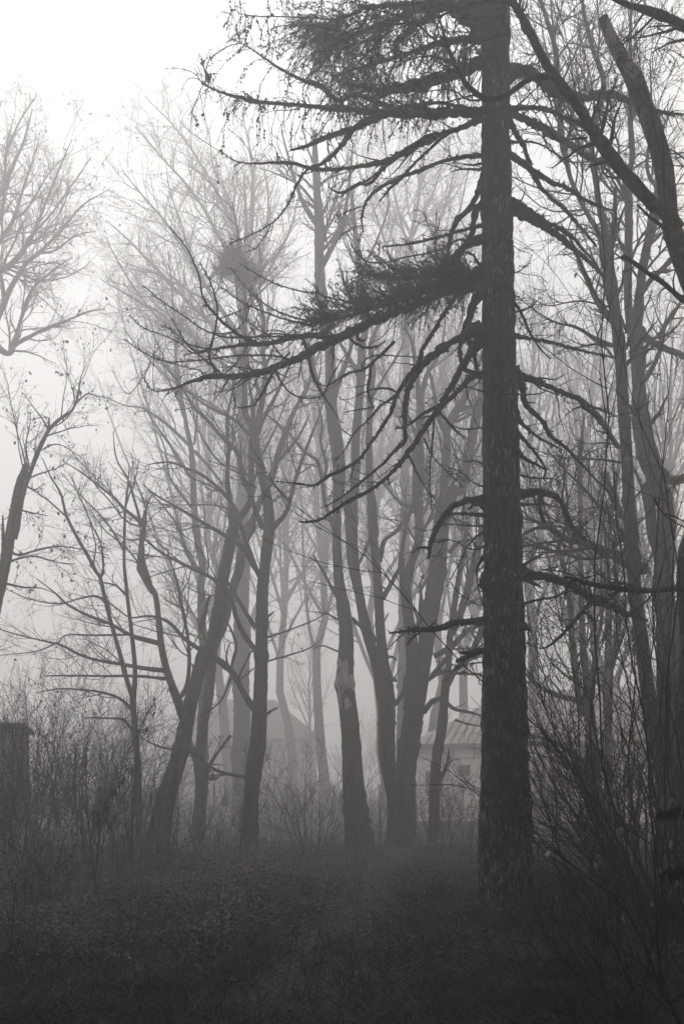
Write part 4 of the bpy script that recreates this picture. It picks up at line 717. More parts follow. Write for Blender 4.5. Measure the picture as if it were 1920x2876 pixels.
kind(mb.build('upper_crown', M_TWIG, larch), 'stuff')
kind(cones.build('cones', M_TWIG, larch), 'stuff')
kind(small.build('small_branches', M_LBR, larch), 'stuff')
print('larch branches', len([c for c in larch.children if c.name.startswith('branch')]))
# ------------------------------------------------------------------ shrubs and saplings
def shrub(label, px, d, n, h, lean=(0, 0), spread=0.35, seed=0, r0=(0.006, 0.014), base_r=0.25, up=0.03, leaves=0, group=None, split=False, dens=(3.6, 4.2), leafsize=0.05, name='shrub', cat='shrub', wig=0.05, leafmat=None, rmin=0.0028):
    rng = rngs(seed); c = px2w(px, HY, d); gz = float(ground_z(c[0], c[1]))
    root = thing(name, label, cat, (c[0], c[1], gz), group)
    K = 14
    ang = rng.uniform(0, 2 * np.pi, n); rr = base_r * np.sqrt(rng.random(n))
    p = np.stack([c[0] + rr * np.cos(ang), c[1] + rr * np.sin(ang), np.full(n, gz - 0.1)], -1)
    dr = np.stack([lean[0] + spread * np.cos(ang) * rng.uniform(.3, 1.4, n), lean[1] + spread * np.sin(ang) * rng.uniform(.3, 1.4, n), np.ones(n)], -1); dr = unit(dr)
    L = h * rng.uniform(0.55, 1.1, n); out = np.empty((n, K, 3)); out[:, 0] = p
    for k in range(1, K):
        out[:, k] = out[:, k - 1] + dr * (L / (K - 1))[:, None]
        dr = dr + rng.normal(size=(n, 3)) * wig; dr[:, 2] += up; dr = unit(dr)
    R = rng.uniform(r0[0], r0[1], n)[:, None] * (1 - 0.75 * np.linspace(0, 1, K))[None]
    if split:
        for i in range(n): m = MB(); m.tubes(out[i], R[i], 6); m.build('stem', M_TWIG, root)
        mb = MB()
    else: mb = MB(); mb.tubes(out, R, 5)
    P1, R1 = grow(rng, out, R, dens[0], t=(0.2, 1), ang=0.6, lr=0.34, rr=0.55, K=8, up=up * 1.5, wig=0.08, rmin=rmin * 1.4, n_by_len=True, lmax=1.4); mb.tubes(P1, R1, 4)
    P2, R2 = grow(rng, P1, R1, dens[1], t=(0.2, 1), ang=0.7, lr=0.45, rr=0.6, K=5, up=up, wig=0.12, rmin=rmin, n_by_len=True, lmax=0.5); mb.tubes(P2, R2, 3)
    mb.build('twigs' if split else 'branchwork', M_TWIG, root)
    if leaves:
        m = MB(); hang_leaves(rng, m, np.concatenate([P1[:, -5:], P2]), leaves, leafsize) if len(P2) else None
        m.build('leaves', leafmat or M_LEAF, root)
    return root

# dark thicket right of the larch, stems leaning out to the left
GT = 'dark leaning bushes right of the larch'
def npx(x): return 1400 + x * 520 / 1527
shrub('dark bush hugging the right side of the larch foot, wands arching left', npx(760), 12.6, 14, 2.3, (-0.22, 0.05), 0.35, 101, base_r=.4, group=GT, split=True, wig=0.115, dens=(4.5, 4.5))
shrub('tall dark bush whose wands fan up left in front of the pale house', npx(1080), 12.2, 13, 3.6, (-0.42, 0.1), 0.32, 102, base_r=.45, group=GT, split=True, wig=0.115, r0=(.008, .016), up=0.035)
shrub('tallest dark bush of the thicket, upright wands crossing the misty trunk', npx(1180), 12.8, 11, 5.2, (-0.2, 0.1), 0.2, 103, base_r=.5, group=GT, split=True, wig=0.115, r0=(.009, .018), up=0.02)
shrub('dark bush beside the mossy tree with long bent stems reaching the larch', npx(1420), 11.0, 10, 4.0, (-0.5, 0.2), 0.22, 104, base_r=.4, group=GT, split=True, wig=0.115, r0=(.012, .024), up=0.03)
shrub('dense dark bush under the mossy limb at the right edge', npx(1560), 10.2, 11, 3.8, (-0.22, 0.0), 0.28, 105, base_r=.4, group=GT, split=True, wig=0.115, r0=(.008, .018))
shrub('upright dark bush in front of the double trunk on the right', npx(1290), 13.8, 10, 5.8, (-0.1, 0.0), 0.18, 106, base_r=.5, group=GT, split=True, wig=0.115, r0=(.009, .017), up=0.015)
shrub('low dark bush at the right edge with pale leaves among its wands', npx(1400), 7.6, 16, 1.9, (-0.35, 0.0), 0.5, 107, base_r=.4, group=GT, split=True, wig=0.115, leaves=26, leafsize=0.055, leafmat=M_PALE)
shrub('matted dark bush between the larch and the low leafy bush', npx(1230), 9.2, 24, 1.2, (-0.2, 0.0), 0.5, 108, base_r=.6, wig=.14, group=GT, dens=(7, 7))
shrub('matted dark bush at the lower right corner', npx(1500), 6.6, 26, 1.15, (-0.25, 0.1), 0.6, 109, base_r=.5, wig=.14, group=GT, dens=(7, 7))
shrub('tall whippy bush rising past the upper right trunks', 1880, 10.0, 8, 8.5, (-0.12, 0.05), 0.14, 110, base_r=.3, group=GT, split=True, wig=0.115, r0=(.010, .016), up=0.02, dens=(1.6, 2.5))
# bushes on the clearing's far side
GB = 'leafless bushes along the far side of the clearing'
for lab, px, d, n, h, sp, sd, lv in (
    ('leafless bush fanning out between the dark stem and the scarred trunk', 880, 23.5, 16, 3.2, .42, 121, 8), ('small leafless bush close left of the scarred trunk', 965, 25.5, 10, 2.2, .35, 122, 4), ('thin leafless bush between the scarred trunk and its neighbour', 1046, 26.0, 10, 2.5, .3, 123, 3),
    ('leafless bush in front of the slender tree near the larch', 1225, 25.0, 14, 2.6, .42, 124, 6), ('leafless bush close behind the left side of the larch foot', 1300, 26.0, 14, 2.3, .4, 125, 4), ('upright leafless bush just left of the dark stem', 655, 24.0, 10, 3.0, .16, 126, 3),
    ('leafless bush between the leaning trunk and the dark stem', 590, 24.5, 12, 2.4, .35, 127, 6), ('leafless bush in front of the leaning trunk', 520, 23.0, 12, 2.2, .3, 128, 10), ('tall leafless bush right of the two-wand tree', 440, 22.5, 14, 3.4, .3, 129, 8),
    ('leafless bush in front of the two-wand tree', 370, 21.0, 16, 3.0, .3, 130, 14), ('tall tangled bush left of the two-wand tree', 290, 20.0, 18, 3.6, .38, 131, 26), ('tangled bush midway between the shed and the two-wand tree', 215, 19.0, 18, 3.3, .4, 132, 40),
    ('tangled bush close right of the shed', 130, 18.0, 18, 3.2, .38, 133, 60), ('leafy bush in front of the shed wall', 30, 19.5, 28, 3.2, .38, 134, 320), ('tall arching bush leaning over the shed roof', 60, 23.2, 18, 5.5, .4, 135, 60),
    ('wide arching bush behind the tangled bushes on the left', 190, 23.5, 16, 5.2, .5, 136, 30), ('sparse tall bush behind the two-wand tree', 330, 25.5, 12, 4.4, .4, 137, 20), ('low twiggy bush on the far edge beside the dark stem', 745, 26.5, 14, 1.9, .45, 138, 6),
    ('low twiggy bush in the gap right of the larch foot', 1580, 24.0, 14, 2.6, .4, 139, 6), ('low leafless bush in front of the white house, left of the larch', 1210, 37.0, 18, 2.4, .5, 150, 20), ('low leafless bush in front of the white house, touching the larch edge', 1320, 36.0, 18, 2.6, .5, 151, 20), ('low leafless bush in front of the white house, right of the larch', 1500, 36.0, 18, 2.4, .5, 152, 20), ('low leafless bush below the distant dark roof', 800, 38.0, 18, 2.5, .5, 153, 20),
    ('leafy low bush at the left edge', 20, 13.5, 16, 1.3, .5, 140, 320), ('leafy low bush left of the little sapling', 130, 14.5, 16, 1.2, .5, 141, 300), ('low bush left of the leaning trunk foot', 400, 19.5, 18, 1.5, .5, 142, 60)):
    shrub(lab, px, d, n, h, (0, 0), sp, sd, (.006, .013), .35, 0.015, lv, GB, dens=(5, 5), wig=0.06)
# saplings
def sapling(label, spec, d, seed, leaves=0, leafat=0.5, size=0.11, group=None):
    rng = rngs(seed); P, R = trace(spec, d, ground=True); root = thing('sapling', label, 'sapling', (P[0, 0], P[0, 1], float(ground_z(P[0, 0], P[0, 1]))), group)
    mb = MB(); mb.tubes(P, np.maximum(R, .004), 6); mb.build('stem', M_TWIG, root)
    mb = MB(); P1, R1 = grow(rng, P[None], np.maximum(R, .004)[None], 5, t=(.3, 1), ang=.7, K=6, up=.02, wig=.1, rmin=.0025, n_by_len=True, Labs=(.1, .45)); mb.tubes(P1, R1, 4); mb.build('twigs', M_TWIG, root)
    if leaves:
        q = P1[(P1[:, 0, 2] > P[0, 2] + leafat * (P[-1, 2] - P[0, 2]))]
        q = q if len(q) else P1
        i = rng.integers(0, len(q), leaves); pos = q[i, rng.integers(2, 6, leaves)]; dd = unit(rng.normal(size=(leaves, 3)) * .35 + np.array([0, 0, -1.])); mb = MB()
        mb.leaves(pos, dd, unit(np.cross(dd, rng.normal(size=(leaves, 3)))), rng.uniform(.7, 1.3, leaves) * size, rng.uniform(.25, .4, leaves) * size); mb.build('leaves', M_NEEDLE, root)
    return root
sapling('little sapling with a few dark drooping leaves on its crown', 'H 12 5: 676,1930 690,1790 715,1640 745,1560 780,1500', 15.5, 201, 60, .55, .16)
sapling('thin leafless sapling left of the dark-leaved one', 'H 12 4: 630,1930 612,1780 598,1600 592,1400 600,1200 620,1020', 15.8, 202)
sapling('thin sapling at the lower left edge', 'X 4 2: 33,2700 36,2600 40,2540 45,2480', 9.0, 203)
sapling('leaning sapling with one clump of leaves right of the two-wand tree', 'H 12 4: 900,1900 930,1500 960,1120 1010,1000 1080,890 1150,800', 21, 204, 14, .75, .16)
sapling('straight thin sapling in front of the two-wand tree', 'H 12 4: 905,1900 915,1600 940,1300 945,1050 950,950', 20.5, 205)
rng = rngs(206)     # a hanging leafy spray close to the camera at the right
spr = thing('young_tree', 'young tree at the right edge with dark hanging oval leaves', 'young tree', (2.55, 6.3, float(ground_z(2.55, 6.3))))
mb = MB(); Pn, Rn = catmull([(2.62, 6.3, -.1), (2.6, 6.28, 1.0), (2.52, 6.2, 2.0), (2.45, 6.1, 3.2), (2.5, 6.0, 4.2)], [.02, .018, .014, .009, .004], 30); mb.tubes(Pn, Rn, 7); mb.build('stem', M_TWIG, spr)
mb = MB(); lf = MB()
for pts in ('N: 1560,1640,9 1480,1660,7 1400,1690,5 1340,1700,4', 'N: 1560,2180,9 1490,2150,7 1440,2170,5 1390,2190,4', 'M: 1640,1190,14 1568,1150,12 1480,1100,10 1390,1040,8 1350,980,6 1312,905,3', 'M: 1640,1130,12 1568,1100,10 1470,1050,8 1400,1035,6'):
    Pn, Rn = trace(pts, 6.2, 5.6); mb.tubes(Pn, np.maximum(Rn, .0035), 5)
    if pts[0] == 'N':
        for k in range(16):
            q = Pn[rng.integers(1, len(Pn))] + rng.normal(size=3) * .012; dd = unit(rng.normal(size=3) * .22 + np.array([-.1, 0, -1.0])); sd = unit(np.cross(dd, np.array([rng.normal() * .3, 1., 0]))); lf.leaves([q], [dd], [sd], [rng.uniform(.05, .085)], [rng.uniform(.02, .03)])
mb.build('twigs', M_TWIG, spr); lf.build('leaves', M_NEEDLE, spr)
# ------------------------------------------------------------------ trees far back in the fog
def far_tree_lines(rng, h, spread=0.32, nl=9, fork=0.3):
    lines = []; K = 16; x = y = 0.0
    tz = np.linspace(-0.2, h * 0.93, K); w = np.cumsum(rng.normal(size=(K, 2)) * h * 0.006, 0)
    trunk = np.stack([w[:, 0], w[:, 1], tz], -1); r0 = h * 0.0105; tr = r0 * (1 - 0.88 * np.linspace(0, 1, K)); tr[0] *= 1.3
    lines.append((trunk, tr))
    for i in range(nl):
        t = fork + (0.88 - fork) * (i + rng.random()) / nl; k = t * (K - 1); a = int(k); p = trunk[a] * (1 - k + a) + trunk[a + 1] * (k - a)
        az = i * 2.4 + rng.normal() * .4; el = rng.uniform(.95, 1.32); d = np.array([math.cos(az) * math.cos(el), math.sin(az) * math.cos(el), math.sin(el)])
        L = h * (0.62 * (1 - t) + 0.12) * rng.uniform(.85, 1.1); pts = [p]; 
        for s in range(9):
            pts.append(pts[-1] + d * L / 9); d = unit(d + rng.normal(size=3) * .07 + np.array([0, 0, .03]))
        rr = np.interp(k, np.arange(K), tr) * rng.uniform(.45, .7); lines.append((np.array(pts), rr * (1 - .85 * np.linspace(0, 1, 10))))
    return lines
def far_tree(label, seed, h, dens, rmin, leaves, group, nl=9, fork=.3, name='misty_tree'):
    rng = rngs(seed); lines = far_tree_lines(rng, h, nl=nl, fork=fork); root = thing(name, label, 'tree', (0, 0, 0), group)
    mb = MB(); mb.tubes(*lines[0], 9); mb.build('trunk', M_BARK, root)
    mb = MB()
    for P, R in lines[1:]: mb.tubes(P, R, 6)
    last = None
    for P, R, sd in crown_from(rng, lines[1:] + [(lines[0][0][6:], lines[0][1][6:])], dens, rmin, l1=.4, l1max=4.5): mb.tubes(P, R, sd); last = P
    mb.build('crown', M_TWIG, root)
    if leaves: mb = MB(); hang_leaves(rng, mb, last, leaves, .13); mb.build('leaves', M_LEAF, root)
    return root
GF = 'misty trees behind the clearing'
protos = [far_tree('', 301, 27, (1.3, 1.9, 1.9), .0052, 320, GF, nl=14), far_tree('', 302, 24, (1.3, 1.9, 1.9), .0052, 160, GF, nl=16), far_tree('', 303, 29, (1.3, 1.9, 1.8), .0052, 420, GF, nl=16, fork=.2), far_tree('', 304, 22, (1.4, 2.0, 2.0), .0052, 60, GF, nl=12, fork=.35)]
far_spots = [  # px, distance, prototype, size, turn, label
    (660, 74, 2, 1.42, 0.3, 'misty tree directly behind the gap between the leaning trunk and the dark stem'), (800, 82, 1, 1.65, 2.9, 'misty tree just right of the dark stem'), (925, 72, 0, 1.45, 4.1, 'misty tree close left of the scarred trunk'),
    (1090, 78, 2, 1.4, 0.9, 'misty tree between the scarred trunk and the diverging stems'), (1215, 70, 1, 1.6, 5.2, 'misty tree right of the diverging stems'), (1310, 76, 0, 1.5, 3.4, 'misty tree hidden behind the left edge of the larch trunk'),
    (1490, 58, 3, 1.5, 1.2, 'misty tree just right of the larch trunk'), (1600, 66, 1, 1.4, 4.6, 'misty tree left of the grey arching-limbed trunk'), (1730, 58, 2, 1.1, 0.4, 'misty tree left of the tall dark right trunk'), (1880, 52, 3, 1.3, 2.0, 'misty tree behind the mossy tree at the right edge'),
    (870, 90, 3, .8, 1.4, 'faint pale forked tree beside the distant dark roof'), (330, 95, 1, .5, 3.7, 'faint far tree left of the leaning trunk')]
used = set()
for px, d, k, sc, rz, lab in far_spots:
    c = px2w(px, HY, d); pr = protos[k]
    if k not in used: o = pr; used.add(k)
    else:
        o = pr.copy(); COL.objects.link(o)
        for ch in list(pr.children):
            q = ch.copy(); COL.objects.link(q); q.parent = o
    o['label'] = lab; o.location = (c[0], c[1], float(ground_z(c[0], c[1])) - .1); o.rotation_euler = (0, 0, rz); o.scale = (sc, sc, sc)
# the wood beyond, one grey mass
rng = rngs(400); mb = MB(); trunks = MB()
for i in range(70):
    d = rng.uniform(95, 160); px = rng.uniform(-300, 2200); c = px2w(px, HY, d); h = rng.uniform(6, 12)
    for j, (P, R) in enumerate(far_tree_lines(rng, h, nl=7, fork=.18)):
        P = P + np.array([c[0], c[1], float(ground_z(c[0], c[1])) - .2]); mb.tubes(P, np.maximum(R, .025), 4)
        if j:
            a, b = grow(rng, P[None], R[None], 7, t=(.1, 1), ang=.7, lr=.45, K=5, up=.03, wig=.12, rr=.5, rmin=.02); mb.tubes(a, b, 3)
            a, b = grow(rng, a, b, 5, t=(.1, 1), ang=.7, lr=.5, K=4, up=.03, wig=.12, rr=.7, rmin=.016); mb.tubes(a, b, 3)
n = 9000; d = rng.uniform(60, 140, n); px = rng.uniform(-400, 2300, n); p0 = px2w(px, np.full(n, HY), d); p0[:, 2] = ground_z(p0[:, 0], p0[:, 1]); hh = rng.uniform(.5, 2.6, n) * rng.uniform(.6, 1, n)
p1 = p0 + np.stack([rng.normal(size=n) * .5, rng.normal(size=n) * .5, hh], -1); mb.tubes(np.stack([p0, (p0 + p1) / 2 + rng.normal(size=(n, 3)) * .1, p1], 1), np.tile([[.02, .016, .012]], (n, 1)), 3)
w = mb.build('far_woods', M_TWIG); kind(w, 'stuff'); w['label'] = 'grey wood dissolving into the fog behind the houses'

# ------------------------------------------------------------------ buildings
def house(label, ox, oy, rot, Lx, Dy, eave, ridge, hip, wallm, roofm, ribs=0, windows=(), doors=(), columns=()):
    ca, sa = math.cos(rot), math.sin(rot)
    g = float(ground_z(ox, oy)) - .6
    root = thing('house', label, 'house', (ox, oy, g))
    def tw(v): v = np.asarray(v, float).reshape(-1, 3); return np.stack([ox + v[:, 0] * ca - v[:, 1] * sa, oy + v[:, 0] * sa + v[:, 1] * ca, v[:, 2]], -1)
    def bx(name, m, a, parent=root):
        b = MB(); b.box(*a); b.v = [tw(x) for x in b.v]; return b.build(name, m, parent, smooth=False)
    bx('wall', wallm, (0, Lx, 0, Dy, g, eave))
    ov = .5; mb = MB(); z0 = eave + .02
    v = [(-ov, -ov, z0), (Lx + ov, -ov, z0), (Lx + ov, Dy + ov, z0), (-ov, Dy + ov, z0), (hip, Dy / 2, ridge), (Lx - hip, Dy / 2, ridge)]
    mb.add(tw(v), [(0, 1, 5, 4), (2, 3, 4, 5), (0, 3, 2, 1)], [(3, 0, 4), (1, 2, 5)]); roof = mb.build('roof', roofm, root, smooth=False)
    if ribs:
        mb = MB()
        for i in range(ribs):
            x = (i + .5) / ribs * Lx; t = min(1, x / hip, (Lx - x) / hip)
            a = np.array([x, -ov, z0 + .03]); b = np.array([x, -ov + (Dy / 2 + ov) * t * .98, z0 + .03 + (ridge - z0) * t * .98]); mb.tubes(tw([a, (a + b) / 2, b])[None], [[.07, .07, .07]], 4)
        mb.build('roof_ribs', M_DARKRIB, roof)
    bx('eave_board', M_TRIM if ribs else roofm, (-ov + .02, Lx + ov - .02, -ov - .03, -ov + .02, eave - .22, eave + .015))
    bx('cornice', wallm, (-.1, Lx + .1, -.12, -.003, eave - .75, eave - .25))
    for x0, w_, z0_, h_ in windows:
        f = bx('window', M_TRIM, (x0, x0 + w_, -.06, -.003, z0_, z0_ + h_)); bx('pane', M_GLASS, (x0 + .08, x0 + w_ - .08, -.075, -.0625, z0_ + .08, z0_ + h_ - .08), f)
    for x0, w_, h_ in doors: bx('door', M_TRIM, (x0, x0 + w_, -.07, -.003, g + .3, g + .3 + h_))
    for x0, w_ in columns: bx('column', M_COL, (x0, x0 + w_, -.35, -.003, g, eave - .77))
    return root
c = px2w(1172, HY, 57.0)
house('long white house with a pale ribbed hip roof behind the larch', c[0], c[1], math.radians(-24), 18.5, 10.0, 4.1, 7.4, 3.9, M_WALL, M_ROOF, 40,
      [(.5, .95, 1.2, 1.4), (2.4, .7, 2.3, .65), (3.7, .95, 1.2, 1.6), (8.6, .95, 1.6, 1.3), (11.4, .95, 1.6, 1.3)], [(10.0, .95, 2.1), (5.3, 1.0, 2.2)], [(6.7, .58), (7.5, .58), (13.6, .58)])
c = px2w(470, HY, 92.0)
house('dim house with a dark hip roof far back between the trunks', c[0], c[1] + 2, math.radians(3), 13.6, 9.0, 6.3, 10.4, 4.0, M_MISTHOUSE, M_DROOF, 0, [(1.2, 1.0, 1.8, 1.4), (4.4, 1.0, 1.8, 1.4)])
sx0 = px2w(54, HY, 24.0)[0]; SA = math.radians(12.8)
def turn(m):
    for v in m.v:
        x_, y_ = v[:, 0] - sx0, v[:, 1] - 24.0; v[:, 0], v[:, 1] = sx0 + x_ * math.cos(SA) - y_ * math.sin(SA), 24.0 + x_ * math.sin(SA) + y_ * math.cos(SA)
    return m
shed = thing('shed', 'weathered board shed with a mossy flat roof at the left edge', 'shed', (sx0 - 1.6, 25.5, float(ground_z(sx0 - 1.6, 25.5))))
mb = MB(); rng = rngs(77); x = sx0 - 3.3
while x < sx0 - .02:
    w_ = min(rng.uniform(.11, .17), sx0 - x); mb.box(x, x + w_ - .008, 24.0 + rng.uniform(0, .02), 24.06, -.3, 3.04); x += w_
y = 24.07
while y < 27.0: w_ = rng.uniform(.11, .17); mb.box(sx0 - .05, sx0 + rng.uniform(-.02, .0), y, y + w_ - .008, -.3, 3.04); y += w_
mb.box(sx0 - 3.3, sx0 - .06, 24.07, 27.0, -.3, 3.03); turn(mb).build('board_wall', M_SHED, shed, smooth=False)
mb = MB(); mb.box(sx0 - 3.5, sx0 + .12, 23.8, 27.2, 3.045, 3.16); rf = turn(mb).build('roof', M_MOSS, shed, smooth=False)
n = 2600; p = np.stack([rng.uniform(sx0 - 3.5, sx0 + .12, n), rng.uniform(23.8, 27.2, n), np.full(n, 3.15)], -1); t = p + np.stack([rng.normal(size=n) * .06, rng.normal(size=n) * .06, rng.uniform(.03, .16, n)], -1)
mb = MB(); mb.blades(p, t, (p + t) / 2, np.full(n, .006)); turn(mb).build('roof_moss', M_GRASS, rf)

# unseen spruces added around and above the camera to shade near ground and fog
rng = rngs(450); mb = MB()
for cx, cy, h, cr in ((-3.2, .6, 20, 4.6), (3.5, .2, 21, 4.6), (.2, -2.6, 20, 4.2), (-7.2, 5.5, 21, 3.6), (-8.2, .5, 22, 3.8), (7.6, 4.5, 20, 3.8), (8.0, -1.0, 23, 3.8), (-11.5, 9.0, 22, 4), (11.5, 10, 22, 4), (-12.5, 3, 20, 4), (12.5, 3, 21, 4)):
    gz = float(ground_z(cx, cy)); mb.tubes(np.array([[cx, cy, gz - .2], [cx, cy, gz + h * .5], [cx, cy, gz + h]])[None], [[.26, .15, .03]], 8)
    zb = 7.6 if abs(cx) < 4 else 1.8; n = 2600; z = zb + (h - zb - .4) * rng.random(n) ** 1.25; rmax = cr * (1 - (z / h)) ** .75 + .25; rr = rmax * np.sqrt(rng.uniform(.05, 1, n)); a = rng.uniform(0, 6.28, n)
    pos = np.stack([cx + rr * np.cos(a), cy + rr * np.sin(a), gz + z - .28 * rr], -1); d = unit(np.stack([np.cos(a), np.sin(a), rng.uniform(-.55, .05, n)], -1) + rng.normal(size=(n, 3)) * .25); sd = unit(np.cross(d, np.array([0, 0, 1.]) + rng.normal(size=(n, 3)) * .3)); L = rng.uniform(.5, 1.1, n)
    mb.leaves(pos, d, sd, L, L * rng.uniform(.35, .6, n))
w = mb.build('shade_spruces', M_NEEDLE, smooth=False); kind(w, 'stuff'); w['label'] = 'unseen dark spruces added around the camera for shade'
# ------------------------------------------------------------------ ground, path, grass and weeds
def sheet(xs, ys, zoff=0.0):
    X, Y = np.meshgrid(xs, ys); Z = ground_z(X, Y) + zoff; nx, ny = len(xs), len(ys)
    i = np.arange(ny - 1)[:, None] * nx + np.arange(nx - 1)[None]
    mb = MB(); mb.add(np.stack([X, Y, Z], -1), np.stack([i, i + 1, i + 1 + nx, i + nx], -1)); return mb
FAR = 300.0
xs = np.concatenate([np.linspace(-FAR, -30, 20), np.linspace(-26, 26, 160), np.linspace(30, FAR, 20)])
ys = np.concatenate([np.linspace(-FAR, -10, 12), np.linspace(-6, 45, 200), np.linspace(50, FAR, 26)])
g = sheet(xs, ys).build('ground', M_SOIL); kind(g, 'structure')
def path_x(y): return -0.55 + 0.085 * (y - 5) + 0.12 * np.sin(y * .55)
ys_ = np.linspace(3, 24, 110); us = np.linspace(-1, 1, 9); PX = path_x(ys_)[:, None] + us[None] * (0.60 + 0.08 * np.sin(ys_ * 1.3))[:, None]; PY = np.broadcast_to(ys_[:, None], PX.shape)
i = np.arange(109)[:, None] * 9 + np.arange(8)[None]; mb = MB(); mb.add(np.stack([PX, PY, ground_z(PX, PY) + .02 - .012 * np.abs(us)[None] ** 4], -1), np.stack([i, i + 1, i + 10, i + 9], -1)); kind(mb.build('path', M_SOIL), 'structure')

rng = rngs(500)
def scatter(n, d0, d1, power=1.0, margin=0.08):
    """Points over the visible ground, thinning with distance."""
    u = rng.random(n); d = d0 * (d1 / d0) ** (u ** power); px = rng.uniform(-1920 * margin, 1920 * (1 + margin), n); x = (px - CX) / FPX * d
    return x, d
def patch(x, y, s, seed): 
    return 0.5 + 0.5 * np.sin(x * s + seed + 1.3 * np.sin(y * s * .7 + seed * 2)) * np.cos(y * s * .9 - seed)
# short grass
x, y = scatter(150000, 5.8, 30, 1.0); onp = np.exp(-((x - path_x(y)) / .55) ** 4); keep = rng.random(len(x)) > onp * .95; x, y = x[keep], y[keep]
n = len(x); pch = patch(x, y, 1.5, 1.0); right = 1 / (1 + np.exp(-(x - 1.0) * 2.0)); h = (0.05 + 0.10 * rng.random(n) ** 1.5 + 0.10 * pch * rng.random(n)) * (1 + .5 * right)
p = np.stack([x, y, ground_z(x, y) - .01], -1); lean = rng.normal(size=(n, 2)) * 1.0 + np.stack([0.25 * np.sin(y * .8 + x), 0.2 * np.cos(x * 1.1)], -1)
t = p + np.stack([lean[:, 0] * h, lean[:, 1] * h, h], -1); md = (p + t) / 2; md[:, 2] += h * .18
mb = MB(); mb.blades(p, t, md, rng.uniform(.0022, .0042, n) * (1 + y / 30)); kind(mb.build('grass', M_GRASS), 'stuff')
# long grass: tussocks at the lower left and a dark swathe right of the larch
mb = MB()
def tussocks(n_t, fx, fy, hh, per=34, w=.003, lean=(0, 0)):
    for k in range(n_t):
        cx, cy = fx(), fy(); m = rng.integers(int(per * .6), per * 2); a = rng.uniform(0, 6.28, m); rr = rng.random(m) * .1
        p = np.stack([cx + rr * np.cos(a), cy + rr * np.sin(a), np.full(m, float(ground_z(cx, cy)) - .02)], -1); h = hh * rng.uniform(.5, 1.25, m); o = rng.uniform(.15, .8, m) * h
        t = p + np.stack([np.cos(a) * o + lean[0] * h, np.sin(a) * o + lean[1] * h, h * rng.uniform(.35, .95, m)], -1); md = p + (t - p) * .45; md[:, 2] += h * .22
        mb.blades(p, t, md, rng.uniform(.6, 1.2, m) * w)
tussocks(150, lambda: rng.uniform(-3.6, .2), lambda: rng.uniform(6.0, 10.5), .26)
tussocks(170, lambda: rng.uniform(.6, 3.4), lambda: rng.uniform(6.0, 10.0), .30, lean=(.1, 0))
tussocks(160, lambda: rng.uniform(2.0, 5.6), lambda: rng.uniform(9.5, 14.5), .75, 30, .003, (.05, -.05))
tussocks(90, lambda: rng.uniform(2.3, 4.5), lambda: rng.uniform(11.0, 12.6), .45, 30, .003)
tussocks(40, lambda: rng.uniform(1.1, 2.6), lambda: rng.uniform(11.4, 12.2), .13, 26, .0025)
tussocks(200, lambda: rng.uniform(2.6, 5.4), lambda: rng.uniform(9.8, 13.6), .62, 36, .003, (.1, -.1))
kind(mb.build('long_grass', M_GRASS), 'stuff')
# broad-leaved weeds over the clearing
x, y = scatter(15000, 8.0, 33, .8); lefty = 1 / (1 + np.exp((x - 0.6 - .02 * y) * 1.2)); onp = np.exp(-((x - path_x(y)) / .8) ** 4)
pk = (0.30 + 0.70 * lefty) * (0.35 + 0.65 * patch(x, y, .9, 3.0)) * (1 - onp * .9) * np.clip((y - 7.5) / 3.5, .12, 1); keep = rng.random(len(x)) < pk; x, y = x[keep], y[keep]; n = len(x)
hgt = rng.uniform(.10, .34, n) * (0.6 + .6 * patch(x, y, .6, 5.0)) * np.where(y > 17, 1.35, 1.0); top = np.stack([x, y, ground_z(x, y)], -1); lv = 11
idx = np.repeat(np.arange(n), lv); f = rng.uniform(.2, 1.05, len(idx)); az = rng.uniform(0, 6.28, len(idx))
jit = rng.normal(size=(n, 2)) * .15; pos = top[idx] + np.stack([jit[idx, 0] * hgt[idx] * f, jit[idx, 1] * hgt[idx] * f, hgt[idx] * f], -1)
d = unit(np.stack([np.cos(az), np.sin(az), rng.uniform(-.7, .25, len(idx))], -1)); s = unit(np.cross(d, np.array([0, 0, 1.]) + rng.normal(size=(len(idx), 3)) * .35)); L = rng.uniform(.028, .078, len(idx)) * (1.15 - .4 * f) * (1 + y[idx] / 60)
mb = MB(); mb.leaves(pos, d, s, L, L * rng.uniform(.4, .65, len(idx))); tp = top + np.stack([jit[:, 0] * hgt, jit[:, 1] * hgt, hgt], -1); mb.tubes(np.stack([top, (top + tp) / 2, tp], 1), np.tile([[.0025, .002, .0015]], (n, 1)), 3)
kind(mb.build('weeds', M_HERB), 'stuff')
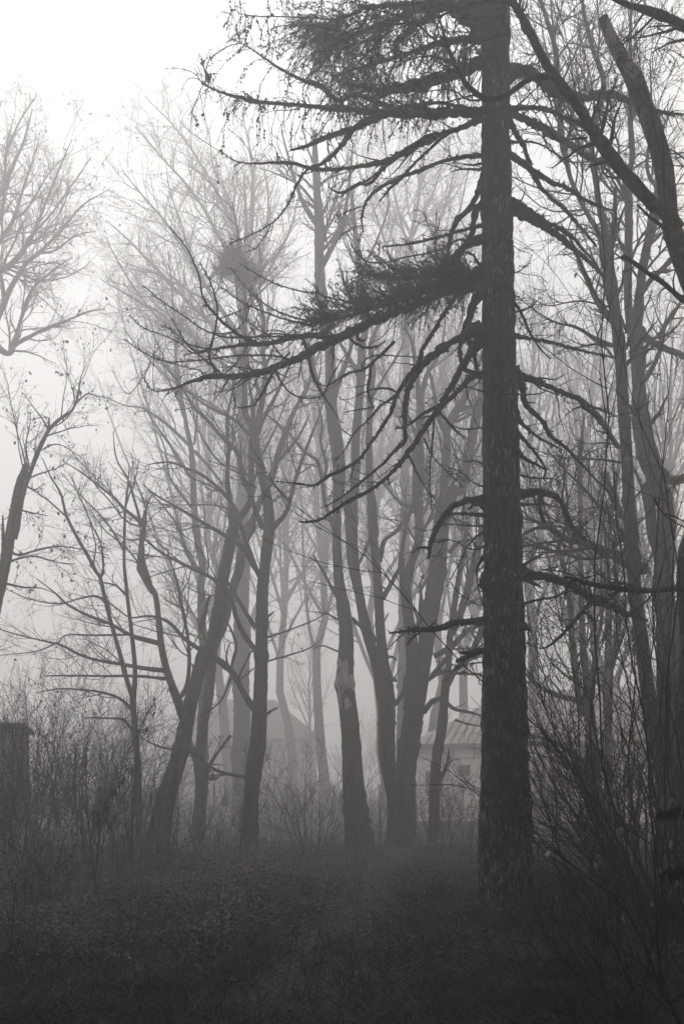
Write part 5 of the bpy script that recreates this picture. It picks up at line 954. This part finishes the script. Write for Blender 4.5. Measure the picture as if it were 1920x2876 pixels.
# dry stalks standing over the weeds
x, y = scatter(800, 7.0, 30, .8); n = len(x); p = np.stack([x, y, ground_z(x, y)], -1); h = rng.uniform(.2, .75, n); t = p + np.stack([rng.normal(size=n) * .12 * h * 2, rng.normal(size=n) * .1, h], -1)
mb = MB(); mb.tubes(np.stack([p, (p + t) / 2 + rng.normal(size=(n, 3)) * .01, t], 1), np.tile([[.0028, .0022, .0014]], (n, 1)), 3); kind(mb.build('undergrowth', M_TWIG), 'stuff')
rng = rngs(510); P_, R_ = catmull([(-2.35, 7.4, .03), (-2.28, 7.25, .06), (-2.2, 7.05, .05), (-2.12, 6.95, .04)], [.012, .014, .012, .006], 14); P_[:, 2] += ground_z(P_[:, 0], P_[:, 1])
mb = MB(); mb.tubes(P_, R_, 7, cap=True); a_, b_ = grow(rng, P_[None], R_[None], 7, t=(.2, 1), ang=.7, K=4, rr=.5, rmin=.003, n_by_len=True, Labs=(.05, .16)); mb.tubes(a_, b_, 4); tag(mb.build('fallen_branch', M_BARE), 'short pale broken stick lying in the grass at the lower left', 'branch')
# leaf litter, thickest on the path
x, y = scatter(42000, 5.8, 26, 1.0); near = np.exp(-((x - path_x(y)) / .9) ** 2); keep = rng.random(len(x)) < .25 + .5 * near; x, y = x[keep], y[keep]; n = len(x)
pos = np.stack([x, y, ground_z(x, y) + rng.uniform(.022, .05, n)], -1); az = rng.uniform(0, 6.28, n); d = unit(np.stack([np.cos(az), np.sin(az), rng.normal(size=n) * .2], -1)); s = unit(np.cross(d, np.array([0, 0, 1.]) + rng.normal(size=(n, 3)) * .3)); L = rng.uniform(.018, .05, n)
mb = MB(); mb.leaves(pos, d, s, L, L * rng.uniform(.5, .9, n)); kind(mb.build('fallen_leaves', M_LITTER), 'stuff')

# ------------------------------------------------------------------ the fog
zmax = 0.0
for o in COL.objects:
    if o.type == 'MESH' and o.parent is None or (o.type == 'MESH' and o.parent and o.parent.scale[0] == 1.0 and o.parent.location is not None):
        pass
bpy.context.view_layer.update()
for o in COL.objects:
    if o.type == 'MESH': zmax = max(zmax, max((o.matrix_world @ Vector(c))[2] for c in o.bound_box))
hz = MB(); hz.box(-FAR - 2, FAR + 2, -FAR - 2, FAR + 2, float(ground_z(xs[:, None], ys[None]).min()) - 1.0 - .6, zmax + 0.6)
M_FOG = bpy.data.materials.new('fog'); M_FOG.use_nodes = True; n_ = M_FOG.node_tree.nodes; n_.clear()
o_ = n_.new('ShaderNodeOutputMaterial'); v_ = n_.new('ShaderNodeVolumePrincipled'); v_.inputs['Density'].default_value = FOG_DENSITY; v_.inputs['Color'].default_value = (.975, .962, .953, 1); v_.inputs['Anisotropy'].default_value = FOG_G
M_FOG.node_tree.links.new(v_.outputs[0], o_.inputs['Volume'])
h_ = hz.build('haze', M_FOG, smooth=False); kind(h_, 'stuff'); h_['label'] = 'pale even fog filling the whole clearing'
print('zmax', zmax, 'tris', sum(len(o.data.polygons) for o in COL.objects if o.type == 'MESH'))
